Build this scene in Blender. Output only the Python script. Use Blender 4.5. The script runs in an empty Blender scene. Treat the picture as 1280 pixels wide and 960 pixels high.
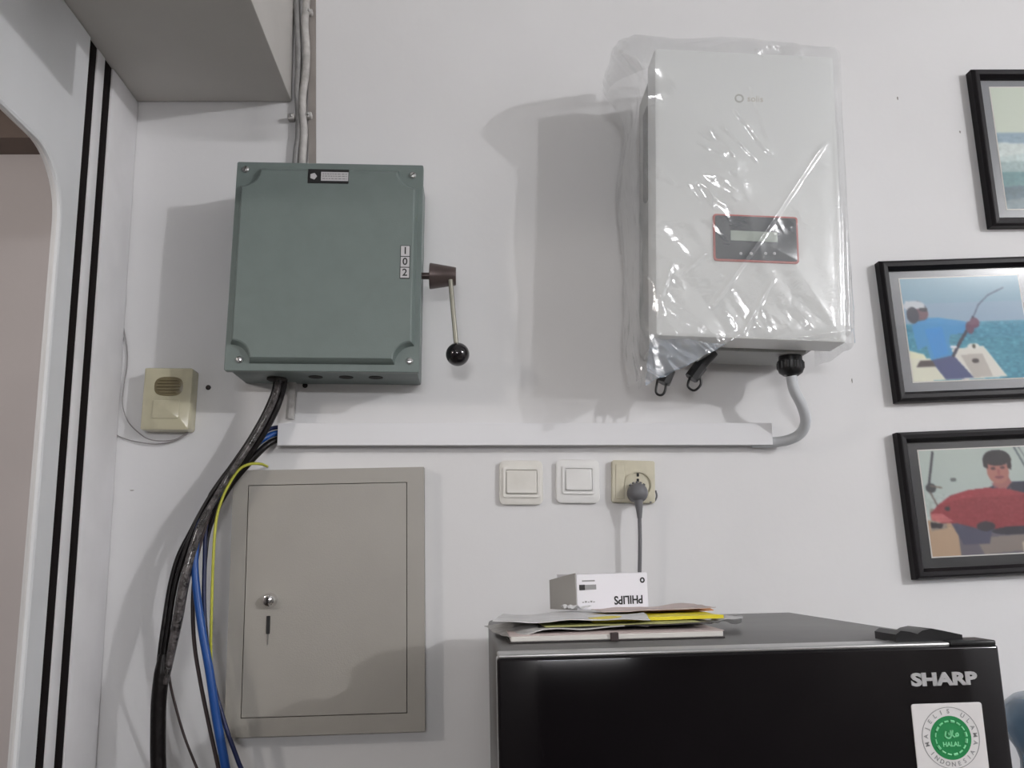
import bpy, bmesh, math, random
import numpy as np
from mathutils import Vector, Matrix, noise

# ------------------------------------------------------------------ camera
F, CX, CY = 1120.0, 640.0, 480.0
CAM = Vector((0.0, -1.68, 1.55))
dY = Vector((-48, -224, -F)).normalized()
s_ = 0.014
dX = Vector((1, s_, -(48 + 224 * s_) / F)).normalized()
dZ = dX.cross(dY).normalized()
ROT = Matrix((dX, dY, dZ))
sc = bpy.context.scene
cd = bpy.data.cameras.new('camera'); cam = bpy.data.objects.new('camera', cd)
sc.collection.objects.link(cam); sc.camera = cam
cam.matrix_world = Matrix.Translation(CAM) @ ROT.to_4x4()
cd.sensor_width = 36; cd.lens = F / 1280 * 36; cd.clip_start = 0.02

# ------------------------------------------------------------------ world, lamps, exposure
w = bpy.data.worlds.new('world'); sc.world = w; w.use_nodes = True
w.node_tree.nodes['Background'].inputs[0].default_value = (0.5, 0.53, 0.58, 1)
w.node_tree.nodes['Background'].inputs[1].default_value = 0.1
sc.view_settings.view_transform = 'Standard'
sc.view_settings.look = 'None'
sc.view_settings.gamma = 1
sc.view_settings.exposure = 0.12
LAMP = Vector((3.52, -3.3, 3.02))
def point_light(name, loc, power, radius, color):
    l = bpy.data.lights.new(name, 'POINT'); l.energy = power; l.shadow_soft_size = radius; l.color = color
    o = bpy.data.objects.new(name, l); sc.collection.objects.link(o); o.location = loc
    return o
point_light('lamp_light', LAMP, 192, 0.05, (0.985, 0.98, 1.0))
point_light('side_room_fill', (-1.45, -1.3, 2.2), 17, 0.06, (1.0, 0.93, 0.88))  # added fill, brightens the wall seen through the opening
# unseen fill light added high on the rear wall to lift the shadows
al = bpy.data.lights.new('fill_light', 'AREA'); al.shape = 'RECTANGLE'; al.size = 1.15; al.size_y = 0.10
al.energy = 35; al.color = (0.985, 0.98, 1.0)
ao = bpy.data.objects.new('fill_light', al); sc.collection.objects.link(ao); ao.location = (-0.3, -4.9, 2.30); ao.rotation_euler = (math.radians(90), 0, 0)

# ------------------------------------------------------------------ helpers
def ray(px, py):
    r = Vector(((px - CX) / F, -(py - CY) / F, -1))
    return ROT @ r
def P(px, py, d=0.0):
    """point of the plane d metres in front of the back wall that the photo shows at px,py"""
    r = ray(px, py); return CAM + r * ((-d - CAM.y) / r.y)
def PX(px, py, X):
    r = ray(px, py); return CAM + r * ((X - CAM.x) / r.x)
def PZ(px, py, Z):
    r = ray(px, py); return CAM + r * ((Z - CAM.z) / r.z)

MATS = {}
def mat(name, col, rough=0.5, metal=0.0, spec=0.5, noise_amt=0.0, noise_scale=20, bump=0.0, bump_scale=80, coat=0.0, col2=None, trans=0, ior=1.45):
    if name in MATS: return MATS[name]
    m = bpy.data.materials.new(name); m.use_nodes = True
    nt = m.node_tree; b = nt.nodes['Principled BSDF']
    b.inputs['Base Color'].default_value = (*col, 1); b.inputs['Roughness'].default_value = rough
    b.inputs['Metallic'].default_value = metal; b.inputs['Specular IOR Level'].default_value = spec
    b.inputs['Coat Weight'].default_value = coat; b.inputs['Coat Roughness'].default_value = 0.08
    b.inputs['Transmission Weight'].default_value = trans; b.inputs['IOR'].default_value = ior
    tc = nt.nodes.new('ShaderNodeTexCoord')
    if noise_amt > 0:
        n = nt.nodes.new('ShaderNodeTexNoise'); n.inputs['Scale'].default_value = noise_scale; n.inputs['Detail'].default_value = 6
        nt.links.new(tc.outputs['Object'], n.inputs['Vector'])
        mx = nt.nodes.new('ShaderNodeMix'); mx.data_type = 'RGBA'
        c2 = col2 if col2 else tuple(c * (1 - noise_amt) for c in col)
        mx.inputs[6].default_value = (*col, 1); mx.inputs[7].default_value = (*c2, 1)
        rm = nt.nodes.new('ShaderNodeMapRange'); rm.inputs[1].default_value = 0.38; rm.inputs[2].default_value = 0.68
        nt.links.new(n.outputs[0], rm.inputs[0]); nt.links.new(rm.outputs[0], mx.inputs[0])
        nt.links.new(mx.outputs[2], b.inputs['Base Color'])
    if bump > 0:
        n2 = nt.nodes.new('ShaderNodeTexNoise'); n2.inputs['Scale'].default_value = bump_scale; n2.inputs['Detail'].default_value = 4
        nt.links.new(tc.outputs['Object'], n2.inputs['Vector'])
        bp = nt.nodes.new('ShaderNodeBump'); bp.inputs['Strength'].default_value = bump; bp.inputs['Distance'].default_value = 0.01
        nt.links.new(n2.outputs[0], bp.inputs['Height']); nt.links.new(bp.outputs[0], b.inputs['Normal'])
    MATS[name] = m; return m

def film_mat(name, gloss_col=(1, 1, 1), rough=0.08, base=0.06, haze=0.07, haze_col=(0.85, 0.88, 0.9), tint=(1, 1, 1), bump=0.0, fr=0.45):
    m = bpy.data.materials.new(name); m.use_nodes = True; nt = m.node_tree; nt.nodes.clear()
    out = nt.nodes.new('ShaderNodeOutputMaterial'); tr = nt.nodes.new('ShaderNodeBsdfTransparent'); tr.inputs[0].default_value = (*tint, 1)
    gl = nt.nodes.new('ShaderNodeBsdfGlossy'); gl.inputs[0].default_value = (*gloss_col, 1); gl.inputs['Roughness'].default_value = rough
    df = nt.nodes.new('ShaderNodeBsdfDiffuse'); df.inputs[0].default_value = (*haze_col, 1)
    fn = nt.nodes.new('ShaderNodeLayerWeight'); fn.inputs[0].default_value = 0.5
    pw = nt.nodes.new('ShaderNodeMath'); pw.operation = 'POWER'; pw.inputs[1].default_value = 4.0
    ml = nt.nodes.new('ShaderNodeMath'); ml.operation = 'MULTIPLY'; ml.inputs[1].default_value = fr
    ad = nt.nodes.new('ShaderNodeMath'); ad.operation = 'ADD'; ad.inputs[1].default_value = base; ad.use_clamp = True
    m1 = nt.nodes.new('ShaderNodeMixShader'); m2 = nt.nodes.new('ShaderNodeMixShader')
    m1.inputs[0].default_value = haze
    L = nt.links.new
    L(tr.outputs[0], m1.inputs[1]); L(df.outputs[0], m1.inputs[2])
    L(fn.outputs['Facing'], pw.inputs[0]); L(pw.outputs[0], ml.inputs[0]); L(ml.outputs[0], ad.inputs[0]); L(ad.outputs[0], m2.inputs[0]); L(m1.outputs[0], m2.inputs[1]); L(gl.outputs[0], m2.inputs[2])
    L(m2.outputs[0], out.inputs[0])
    if bump > 0:
        tc = nt.nodes.new('ShaderNodeTexCoord'); n2 = nt.nodes.new('ShaderNodeTexNoise'); n2.inputs['Scale'].default_value = 45; n2.inputs['Detail'].default_value = 5
        n2.inputs['Distortion'].default_value = 1.5
        L(tc.outputs['Object'], n2.inputs['Vector'])
        bp = nt.nodes.new('ShaderNodeBump'); bp.inputs['Strength'].default_value = bump; bp.inputs['Distance'].default_value = 0.004
        L(n2.outputs[0], bp.inputs['Height'])
        for nd in (gl, df, fn): L(bp.outputs[0], nd.inputs['Normal'])
    MATS[name] = m; return m

def link(name, me, m, parent=None, smooth=False, auto=None):
    o = bpy.data.objects.new(name, me); sc.collection.objects.link(o)
    if m is not None: me.materials.append(m)
    if parent is not None: o.parent = parent
    if smooth:
        for p in me.polygons: p.use_smooth = True
        if auto is not None:
            me.set_sharp_from_angle(angle=math.radians(auto))
    return o
def ob(name, bm, m, parent=None, smooth=False, auto=35, fix=True):
    if fix: bmesh.ops.recalc_face_normals(bm, faces=bm.faces[:])
    me = bpy.data.meshes.new(name); bm.to_mesh(me); bm.free()
    return link(name, me, m, parent, smooth, auto if smooth else None)
def empty(name, loc, rot=(0, 0, 0)):
    o = bpy.data.objects.new(name, None); sc.collection.objects.link(o); o.location = loc; o.rotation_euler = rot
    o.empty_display_size = 0.05; return o
def tag(o, label, cat, group=None):
    o['label'] = label; o['category'] = cat
    if group: o['group'] = group
    return o
def struct(o): o['kind'] = 'structure'; return o

def box(bm, x0, x1, y0, y1, z0, z1, bev=0.0, seg=2):
    vs = [bm.verts.new((x, y, z)) for x in (x0, x1) for y in (y0, y1) for z in (z0, z1)]
    idx = [(0, 1, 3, 2), (4, 6, 7, 5), (0, 4, 5, 1), (2, 3, 7, 6), (0, 2, 6, 4), (1, 5, 7, 3)]
    fs = [bm.faces.new([vs[i] for i in f]) for f in idx]
    if bev > 0:
        es = list({e for f in fs for e in f.edges})
        bmesh.ops.bevel(bm, geom=es, offset=bev, segments=seg, affect='EDGES', profile=0.5)
    return bm
def boxbm(*a, **k): return box(bmesh.new(), *a, **k)

def rpoly(w, h, r, seg=6, cx=0, cz=0):
    pts = []
    for (sx, sz, a0) in ((1, 1, 0), (-1, 1, 90), (-1, -1, 180), (1, -1, 270)):
        for i in range(seg + 1):
            a = math.radians(a0 + 90 * i / seg)
            pts.append((cx + sx * (w / 2 - r) + r * math.cos(a), cz + sz * (h / 2 - r) + r * math.sin(a)))
    return pts
def loft(bm, rings, cap0=True, cap1=True):
    """rings: list of (pts[(x,z)], y)"""
    vr = [[bm.verts.new((p[0], y, p[1])) for p in pts] for pts, y in rings]
    n = len(vr[0])
    for a, b in zip(vr[:-1], vr[1:]):
        for i in range(n):
            bm.faces.new((a[i], a[(i + 1) % n], b[(i + 1) % n], b[i]))
    if cap0: bm.faces.new(vr[0])
    if cap1: bm.faces.new(vr[-1])
    return bm
def rplate(w, h, r, y0, y1, bev=0.001, cx=0, cz=0, seg=6):
    bm = bmesh.new()
    r2 = max(r - bev, 0.0003)
    return loft(bm, [(rpoly(w, h, r, seg, cx, cz), y0), (rpoly(w, h, r, seg, cx, cz), y1 + bev),
                     (rpoly(w - bev * .6, h - bev * .6, r2, seg, cx, cz), y1 + bev * .3),
                     (rpoly(w - bev * 2, h - bev * 2, r2, seg, cx, cz), y1)])
def ring(bm, po, pi, y0, y1):
    """flat ring between outline po and pi, front y1, back y0"""
    n = len(po)
    A = [bm.verts.new((p[0], y1, p[1])) for p in po]; B = [bm.verts.new((p[0], y1, p[1])) for p in pi]
    C = [bm.verts.new((p[0], y0, p[1])) for p in po]; D = [bm.verts.new((p[0], y0, p[1])) for p in pi]
    for i in range(n):
        j = (i + 1) % n
        bm.faces.new((A[i], A[j], B[j], B[i])); bm.faces.new((C[i], D[i], D[j], C[j]))
        bm.faces.new((A[i], C[i], C[j], A[j])); bm.faces.new((B[i], B[j], D[j], D[i]))
    return bm
def circ(r, n=32, cx=0, cz=0, a0=0): return [(cx + r * math.cos(a0 + 2 * math.pi * i / n), cz + r * math.sin(a0 + 2 * math.pi * i / n)) for i in range(n)]

def catmull(pts, per=8):
    P_ = [Vector(p) for p in pts]; P_ = [P_[0] * 2 - P_[1]] + P_ + [P_[-1] * 2 - P_[-2]]
    out = []
    for i in range(1, len(P_) - 2):
        p0, p1, p2, p3 = P_[i - 1:i + 3]
        for k in range(per):
            t = k / per
            out.append(0.5 * ((2 * p1) + (p2 - p0) * t + (2 * p0 - 5 * p1 + 4 * p2 - p3) * t * t + (3 * p1 - p0 - 3 * p2 + p3) * t ** 3))
    out.append(P_[-2]); return out
def tube(bm, path, r, n=10, cap=True):
    path = [Vector(p) for p in path]; rings = []; up = None
    for i, p in enumerate(path):
        t = (path[min(i + 1, len(path) - 1)] - path[max(i - 1, 0)]).normalized()
        if up is None: up = t.orthogonal().normalized()
        up = (up - t * up.dot(t)).normalized(); s = t.cross(up)
        rr = r(i / (len(path) - 1)) if callable(r) else r
        rings.append([bm.verts.new(p + (up * math.cos(a) + s * math.sin(a)) * rr) for a in [2 * math.pi * k / n for k in range(n)]])
    for a, b in zip(rings[:-1], rings[1:]):
        for i in range(n): bm.faces.new((a[i], a[(i + 1) % n], b[(i + 1) % n], b[i]))
    if cap: bm.faces.new(rings[0]); bm.faces.new(rings[-1])
    return bm
def lathe(bm, prof, axis='Z', n=32, off=(0, 0, 0), cap=True):
    """prof: (radius, height)"""
    off = Vector(off); rings = []
    for r, h in prof:
        rr = []
        for k in range(n):
            a = 2 * math.pi * k / n; c, s = math.cos(a) * max(r, 1e-5), math.sin(a) * max(r, 1e-5)
            v = {'Z': (c, s, h), 'Y': (c, -h, s), 'X': (h, c, s)}[axis]
            rr.append(bm.verts.new(Vector(v) + off))
        rings.append(rr)
    for a, b in zip(rings[:-1], rings[1:]):
        for i in range(n): bm.faces.new((a[i], a[(i + 1) % n], b[(i + 1) % n], b[i]))
    if cap: bm.faces.new(rings[0]); bm.faces.new(rings[-1])
    return bm
def text(name, body, size, m, parent, loc, rot=(math.pi / 2, 0, 0), ext=0.0002, bold=0.0, sx=1.0, shear=0, align='CENTER'):
    cu = bpy.data.curves.new(name, 'FONT'); cu.body = body; cu.size = size; cu.extrude = ext; cu.offset = bold
    cu.align_x = align; cu.align_y = 'CENTER'; cu.resolution_u = 3; cu.shear = shear
    t = bpy.data.objects.new('tmp', cu); sc.collection.objects.link(t)
    bpy.context.view_layer.update()
    me = bpy.data.meshes.new_from_object(t.evaluated_get(bpy.context.evaluated_depsgraph_get()))
    bpy.data.objects.remove(t); bpy.data.curves.remove(cu)
    M = Matrix.Translation(Vector(loc)) @ (Matrix.Rotation(rot[2], 4, 'Z') @ Matrix.Rotation(rot[1], 4, 'Y') @ Matrix.Rotation(rot[0], 4, 'X')) @ Matrix.Diagonal((sx, 1, 1, 1))
    me.transform(M); me.materials.clear()
    return link(name, me, m, parent)
def join_text(name, items, m, parent):
    """items = list of (body,size,loc,rot,bold,sx); joined into one lettering mesh"""
    bm = bmesh.new()
    for body, size, loc, rot, bold, sx in items:
        o = text('tmp', body, size, None, None, loc, rot, 0.00015, bold, sx)
        bm.from_mesh(o.data); me = o.data; bpy.data.objects.remove(o); bpy.data.meshes.remove(me)
    return ob(name, bm, m, parent, fix=False)

def fit(px, d):
    """upright rectangle on the wall whose front face sits at the four photo corners tl,tr,br,bl"""
    tl, tr, br, bl = [P(x, y, d) for x, y in px]
    c = (tl + tr + br + bl) / 4
    xd = (tr - tl) + (br - bl); zd = (tl - bl) + (tr - br)
    th = (-math.atan2(xd.z, xd.x) + math.atan2(zd.x, zd.z)) / 2
    wd = ((tr - tl).length + (br - bl).length) / 2; h = ((tl - bl).length + (tr - br).length) / 2
    return Vector((c.x, 0, c.z)), (0, th, 0), wd, h
class Loc:
    """converts a photo pixel at depth d into the local frame of a thing"""
    def __init__(s, e): s.m = (Matrix.Translation(e.location) @ e.rotation_euler.to_matrix().to_4x4()).inverted()
    def __call__(s, px, py, d): return s.m @ P(px, py, d)

# ------------------------------------------------------------------ materials
wall_m = mat('wall_paint', (0.79, 0.785, 0.79), 0.55, noise_amt=0.05, noise_scale=2.2, bump=0.12, bump_scale=14)
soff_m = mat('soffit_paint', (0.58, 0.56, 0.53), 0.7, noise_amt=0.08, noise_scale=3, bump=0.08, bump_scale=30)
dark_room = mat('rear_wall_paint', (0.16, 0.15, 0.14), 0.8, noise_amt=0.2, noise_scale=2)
floor_m = mat('floor_tile', (0.16, 0.14, 0.12), 0.35, noise_amt=0.2, noise_scale=5)
ceil_m = mat('ceiling_paint', (0.8, 0.8, 0.79), 0.8, noise_amt=0.04)
door_m = mat('door_white', (0.72, 0.73, 0.74), 0.45, noise_amt=0.06, noise_scale=6)
jamb_m = mat('jamb_white', (0.80, 0.79, 0.80), 0.45, noise_amt=0.08, noise_scale=9)
rubber = mat('black_rubber', (0.009, 0.006, 0.006), 0.8, spec=0.12)
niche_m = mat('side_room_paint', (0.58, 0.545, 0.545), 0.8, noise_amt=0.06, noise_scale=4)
brown_m = mat('brown_wood', (0.17, 0.13, 0.11), 0.6, noise_amt=0.3, noise_scale=8)
green = mat('grey_green_paint', (0.168, 0.208, 0.197), 0.42, noise_amt=0.06, noise_scale=30, bump=0.06, bump_scale=500)
beige = mat('beige_grey_enamel', (0.385, 0.365, 0.33), 0.4, noise_amt=0.04, noise_scale=12, bump=0.05, bump_scale=400)
gapm = mat('gap_dark', (0.03, 0.028, 0.025), 0.8)
chrome = mat('chrome', (0.8, 0.8, 0.8), 0.12, 1.0)
zinc = mat('zinc', (0.62, 0.62, 0.62), 0.28, 1.0)
black = mat('black_plastic', (0.012, 0.012, 0.013), 0.35)
blackgl = mat('black_glossy_ball', (0.008, 0.006, 0.008), 0.12, coat=0.5)
bronze = mat('brown_metal', (0.13, 0.10, 0.095), 0.33, 0.5, noise_amt=0.2, noise_scale=40)
rodm = mat('khaki_steel_rod', (0.33, 0.32, 0.27), 0.35, 0.7)
whitep = mat('white_pvc', (0.80, 0.80, 0.82), 0.4)
ivory = mat('ivory_plastic', (0.78, 0.76, 0.71), 0.35, noise_amt=0.06, noise_scale=30)
whitesw = mat('white_plastic', (0.80, 0.795, 0.78), 0.35)
yellowed = mat('yellowed_plastic', (0.62, 0.58, 0.45), 0.35, noise_amt=0.1, noise_scale=40)
bellm = mat('yellowed_bell_plastic', (0.60, 0.56, 0.40), 0.18, noise_amt=0.15, noise_scale=20, coat=0.5)
bellg = mat('brown_bell_grille', (0.20, 0.165, 0.09), 0.3)
greycord = mat('grey_cord', (0.16, 0.16, 0.17), 0.45)
conduitm = mat('light_grey_conduit', (0.56, 0.58, 0.60), 0.4)
paintedpipe = mat('painted_pipe', (0.56, 0.54, 0.52), 0.5, noise_amt=0.3, noise_scale=45, bump=0.4, bump_scale=40)
greypipe = mat('grey_painted_cable', (0.30, 0.295, 0.29), 0.5, noise_amt=0.2, noise_scale=40, bump=0.4, bump_scale=40)
stripm = mat('grey_brown_strip', (0.32, 0.29, 0.27), 0.7, noise_amt=0.1, noise_scale=30)
cab_black = mat('black_cable', (0.009, 0.007, 0.007), 0.35, spec=0.3, bump=0.2, bump_scale=60)
cab_tape = mat('clear_taped_cable', (0.02, 0.017, 0.017), 0.16, noise_amt=0.85, noise_scale=70, col2=(0.12, 0.105, 0.105), bump=0.8, bump_scale=120, coat=0.6)
cab_blue = mat('blue_cable', (0.012, 0.075, 0.30), 0.35)
cab_navy = mat('navy_cable', (0.012, 0.02, 0.09), 0.35)
cab_yel = mat('yellow_green_cable', (0.50, 0.50, 0.06), 0.4)
cab_brown = mat('dark_brown_wire', (0.05, 0.035, 0.035), 0.4)
thinw = mat('thin_grey_wire', (0.33, 0.31, 0.31), 0.5)
inv_m = mat('inverter_white', (0.80, 0.815, 0.805), 0.35)
inv_s = mat('inverter_side_grey', (0.40, 0.41, 0.40), 0.45)
inv_d = mat('inverter_dark_recess', (0.10, 0.10, 0.10), 0.5)
fr_black = mat('fridge_black_glass', (0.004, 0.003, 0.004), 0.07, spec=0.4)
fr_grey = mat('fridge_grey_metal', (0.125, 0.123, 0.12), 0.38, 0.2, noise_amt=0.12, noise_scale=15)
fr_edge = mat('fridge_silver_edge', (0.5, 0.5, 0.5), 0.3, 0.8)
silver = mat('silver_letters', (0.62, 0.62, 0.63), 0.3, 0.4)
frame_m = mat('black_wood_frame', (0.008, 0.006, 0.008), 0.4, spec=0.25, noise_amt=0.3, noise_scale=30)
ink = mat('black_ink', (0.02, 0.02, 0.02), 0.6)
inkgrey = mat('grey_ink', (0.30, 0.30, 0.30), 0.6)
labelw = mat('label_silver_white', (0.55, 0.54, 0.55), 0.4)
paper = mat('white_paper', (0.74, 0.74, 0.75), 0.7, noise_amt=0.12, noise_scale=30)
film = film_mat('clear_plastic_film', rough=0.12, base=0.12, haze=0.15, bump=0.2, fr=0.85)
film3 = film_mat('milky_plastic_film', rough=0.15, base=0.1, haze=0.5, haze_col=(0.75, 0.75, 0.76), bump=0.4)
film2 = film_mat('clear_plastic_flap', rough=0.12, base=0.12, haze=0.38, haze_col=(0.58, 0.68, 0.82), bump=0.3)
glass = film_mat('picture_glass', rough=0.03, base=0.03, haze=0.0)

# ================================================================== SETTING
XL = P(163, 300, 0).x          # left corner of the back wall
cor = P(365, 128, 0); BX, BZ = cor.x, cor.z   # beam's lower right corner at the wall
CZ, XR, YR = 3.3, 4.4, -5.0
XN = -2.3
struct(ob('wall_back', boxbm(XN, XR, 0, 0.12, 0, CZ), wall_m))
struct(ob('wall_right', boxbm(XR, XR + .1, YR, 0.12, 0, CZ), wall_m))
struct(ob('wall_front', boxbm(XN, XR, YR - .1, YR, 0, CZ), dark_room))
struct(ob('floor', boxbm(XN - .1, XR + .1, YR - .1, 0.12, -0.1, 0), floor_m))
struct(ob('ceiling', boxbm(XN - .1, XR + .1, YR - .1, 0.12, CZ, CZ + .1), ceil_m))
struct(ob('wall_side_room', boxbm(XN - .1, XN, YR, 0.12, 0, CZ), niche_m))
# side room: its own back wall facing and brown board above
struct(ob('trim_1', boxbm(XN, XL - .07, -0.10, -0.001, P(30, 172, 0.1).z, BZ - .002), brown_m))
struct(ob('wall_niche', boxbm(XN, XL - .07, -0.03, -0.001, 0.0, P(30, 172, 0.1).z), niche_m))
# beam over the doorway; unseen lower block added to shade the door leaf
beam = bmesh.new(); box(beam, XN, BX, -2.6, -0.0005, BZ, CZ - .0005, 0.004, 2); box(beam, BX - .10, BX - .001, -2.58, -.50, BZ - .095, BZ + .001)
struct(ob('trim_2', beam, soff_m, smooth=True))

# left doorway assembly in the plane X = XL
def yj(px, py=300): return PX(px, py, XL).y
y_j = PX(134, 200, XL).y; y_s2 = PX(124, 200, XL).y; y_l = PX(113.5, 200, XL).y; y_s1 = PX(102, 200, XL).y
door = empty('door_1', (XL, 0, 0))
def dl(bm, n, m, **k):
    for v in bm.verts: v.co.x -= XL
    return ob(n, bm, m, door, **k)
dl(boxbm(XL - .06, XL, y_j, -0.0005, 0, BZ - .001, 0.004), 'jamb', jamb_m, smooth=True)
dl(boxbm(XL - .0145, XL - .003, y_s2 - .0005, y_j - .0002, 0, BZ - .002, 0.002), 'rubber_seal', rubber, smooth=True)
dl(boxbm(XL - .0145, XL - .001, y_l, y_s2, 0, BZ - .002, 0.003), 'sliding_rail', jamb_m, smooth=True)
dl(boxbm(XL - .0145, XL - .003, y_s1 - .0005, y_l - .0002, 0, BZ - .002, 0.002), 'rubber_seal', rubber, smooth=True)
# door leaf with a rounded opening
yo = PX(79, 240, XL).y; zt = CAM.z + .655; rr_ = 0.10
bm = bmesh.new(); ye = -1.75
outer = [(y_s1 - .001, 0.0), (y_s1 - .001, BZ - .003), (ye - .12, BZ - .003), (ye - .12, 0.0)]
inner = [(yo, 0.0)] + [(yo - rr_ + rr_ * math.cos(a), zt - rr_ + rr_ * math.sin(a)) for a in [math.radians(90 * i / 14) for i in range(15)]]
inner += [(ye + rr_ - rr_ * math.sin(a), zt - rr_ + rr_ * math.cos(a)) for a in [math.radians(90 * i / 14) for i in range(15)]] + [(ye, 0.0)]
def outer_of(k):
    n = len(inner)
    if k == 0: return (y_s1 - .001, 0.0)
    if k == n - 1: return (ye - .12, 0.0)
    if k <= 15:
        t = (k - 1) / 14
        return (y_s1 - .001, zt - rr_ + (BZ - .003 - zt + rr_) * 2 * t) if t <= .5 else (y_s1 - .001 + (yo - rr_ - y_s1) * (2 * t - 1), BZ - .003)
    t = (k - 16) / 14
    return (ye + rr_ + (-.12 - rr_) * 2 * t, BZ - .003) if t <= .5 else (ye - .12, BZ - .003 + (zt - rr_ - BZ + .003) * (2 * t - 1))
outs = [outer_of(k) for k in range(len(inner))]
g4 = [[bm.verts.new((x, p[0], p[1])) for p in pts] for x, pts in ((XL, outs), (XL, inner), (XL - .014, inner), (XL - .014, outs))]
for q in range(4):
    u_, v_ = g4[q], g4[(q + 1) % 4]
    for i in range(len(inner) - 1): bm.faces.new((u_[i], u_[i + 1], v_[i + 1], v_[i]))
dl(bm, 'door_leaf', door_m)
# rounded moulding round the opening
pth = [Vector((XL - .004, p[0], p[1])) for p in inner]
bm = tube(bmesh.new(), pth, 0.0055, 8)
dl(bm, 'opening_moulding', door_m, smooth=True)
# little scar of peeled sealant on the seal
bm = tube(bmesh.new(), catmull([PX(x, y, XL - .006) for x, y in ((97, 385), (92, 396), (91, 412))]), 0.0018, 6)
dl(bm, 'sealant_scrap', jamb_m, smooth=True)
struct(door)
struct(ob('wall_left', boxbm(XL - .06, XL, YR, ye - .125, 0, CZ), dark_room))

# ================================================================== PIPES ON THE WALL
def wire(name, pts, r, m, n=10, per=8, parent=None):
    """pts: (px,py,depth)"""
    return ob(name, tube(bmesh.new(), catmull([P(*p) for p in pts], per), r, n), m, parent, smooth=True, auto=60)
pts = [(371, -140, .012), (372, -40, .013), (370.5, 0, .012), (372, 40, .014), (373, 80, .012), (371.5, 112, .013), (373, 140, .012), (373, 170, .012), (369.5, 200, .012), (369, 260, .012)]
tag(wire('grey_pipe', pts, 0.0062, greypipe), 'darker grey painted pipe running up the wall beside beam edge, left of pair', 'pipe')
pts = [(382, -140, .016), (382, -40, .016), (383, 0, .017), (381, 30, .016), (383, 60, .015), (382, 92, .016), (378.5, 118, .015), (378, 140, .016), (380, 165, .014), (378, 200, .014), (376, 260, .012)]
p2 = tag(wire('white_pipe', pts, 0.0074, paintedpipe), 'off-white wavy painted pipe entering top of green switch box, right of pair', 'pipe')
# the pair's clips
for (px, py) in ((388, 20), (387, 148), (365.5, 150)):
    c = P(px, py, 0); e = tag(empty('pipe_clip', c), {20: 'white pipe clip at top of photo right of painted pipe', 148: 'white pipe clip right of painted pipe level with beam corner', 150: 'white pipe clip left of painted pipe just below beam corner'}[py], 'clip', 'clips holding the painted pipe')
    ob('saddle', boxbm(-.007, .007, -.018, -.0005, -.006, .006, 0.003, 3), paintedpipe, e, smooth=True)
    ob('nail', lathe(bmesh.new(), [(.0035, .018), (.0035, .0215), (.002, .023)], 'Y', 12), zinc, e, smooth=True)
a, b = P(385.5, -100, 0), P(395, -100, 0); c_, d_ = P(385.5, 300, 0), P(395, 300, 0)
bm = bmesh.new(); loft(bm, [([(a.x, a.z), (b.x, b.z), (P(395.5, 300).x, c_.z), (P(386, 300).x, c_.z)], -0.0005), ([(a.x, a.z), (b.x, b.z), (P(395.5, 300).x, c_.z), (P(386, 300).x, c_.z)], -0.006)])
tag(ob('wall_strip', bm, stripm), 'narrow grey-brown flat strip on wall right of the painted pipes', 'strip')  # thin raised strip, darker than the wall beside it
bm = tube(bmesh.new(), catmull([P(366, 470, .012), P(364, 500, .012), P(362, 524, .012)]), 0.008, 10)
tag(ob('grey_pipe', bm, paintedpipe, smooth=True), 'short off-white pipe stub between green box and white trunking', 'pipe')

# ================================================================== GREEN SWITCH BOX
DG = 0.135
loc, rot, W, H = fit([(294, 200), (529, 209), (524, 466), (283, 463)], DG)
sw = tag(empty('switch_box', loc, rot), 'grey-green metal changeover switch box with side lever, above the beige cabinet', 'switch box')
L = Loc(sw)
ob('housing', boxbm(-W / 2 + .004, W / 2 - .004, -DG + .012, -.0005, -H / 2 + .004, H / 2 - .004, 0.003), green, sw, smooth=True)
def notched(w, h, r, seg=7):
    pts = []
    for sx, sz in ((1, 1), (-1, 1), (-1, -1), (1, -1)):
        cx, cz = sx * w / 2, sz * h / 2; arc = []
        for i in range(seg + 1):
            a = math.pi / 2 * i / seg
            arc.append((cx - sx * r * math.cos(a) if False else cx - sx * r * math.sin(a), cz - sz * r * math.cos(a)))
        # arc runs from vertical side (x=cx, z=cz-r) to the horizontal side (x=cx-r, z=cz)
        if sx * sz < 0: arc = arc[::-1]
        pts += arc
    return pts
cov = bmesh.new()
loft(cov, [(rpoly(W, H, .003, 3), -DG + .013), (rpoly(W, H, .003, 3), -DG - .0), (rpoly(W - .002, H - .002, .002, 3), -DG - .001)])
ob('cover_flange', cov, green, sw, smooth=True)
wr, hr = W - .018, H - .026
bm = bmesh.new()
loft(bm, [(notched(wr, hr, .034), -DG + .0), (notched(wr - .002, hr - .002, .034), -DG - .004), (notched(wr - .010, hr - .014, .032), -DG - .013), (notched(wr - .014, hr - .018, .032), -DG - .0145)])
ob('raised_panel', bm, green, sw, smooth=True, auto=25)
for px, py in ((307, 211.5), (516, 219), (299, 449.5), (512, 451)):
    p = L(px, py, DG + .002)
    bm = lathe(bmesh.new(), [(.0062, DG + .001), (.0062, DG + .003), (.0042, DG + .005), (.0008, DG + .0055)], 'Y', 16, (p.x, 0, p.z))
    s = ob('screw', bm, zinc, sw, smooth=True)
    bm = boxbm(-.0045, .0045, -DG - .0059, -DG - .0053, -.0007, .0007)
    bmesh.ops.rotate(bm, verts=bm.verts, cent=(0, 0, 0), matrix=Matrix.Rotation(random.Random(px).uniform(0, 3), 3, 'Y'))
    for v in bm.verts: v.co.x += p.x; v.co.z += p.z
    ob('screw_slot', bm, gapm, s)
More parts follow.
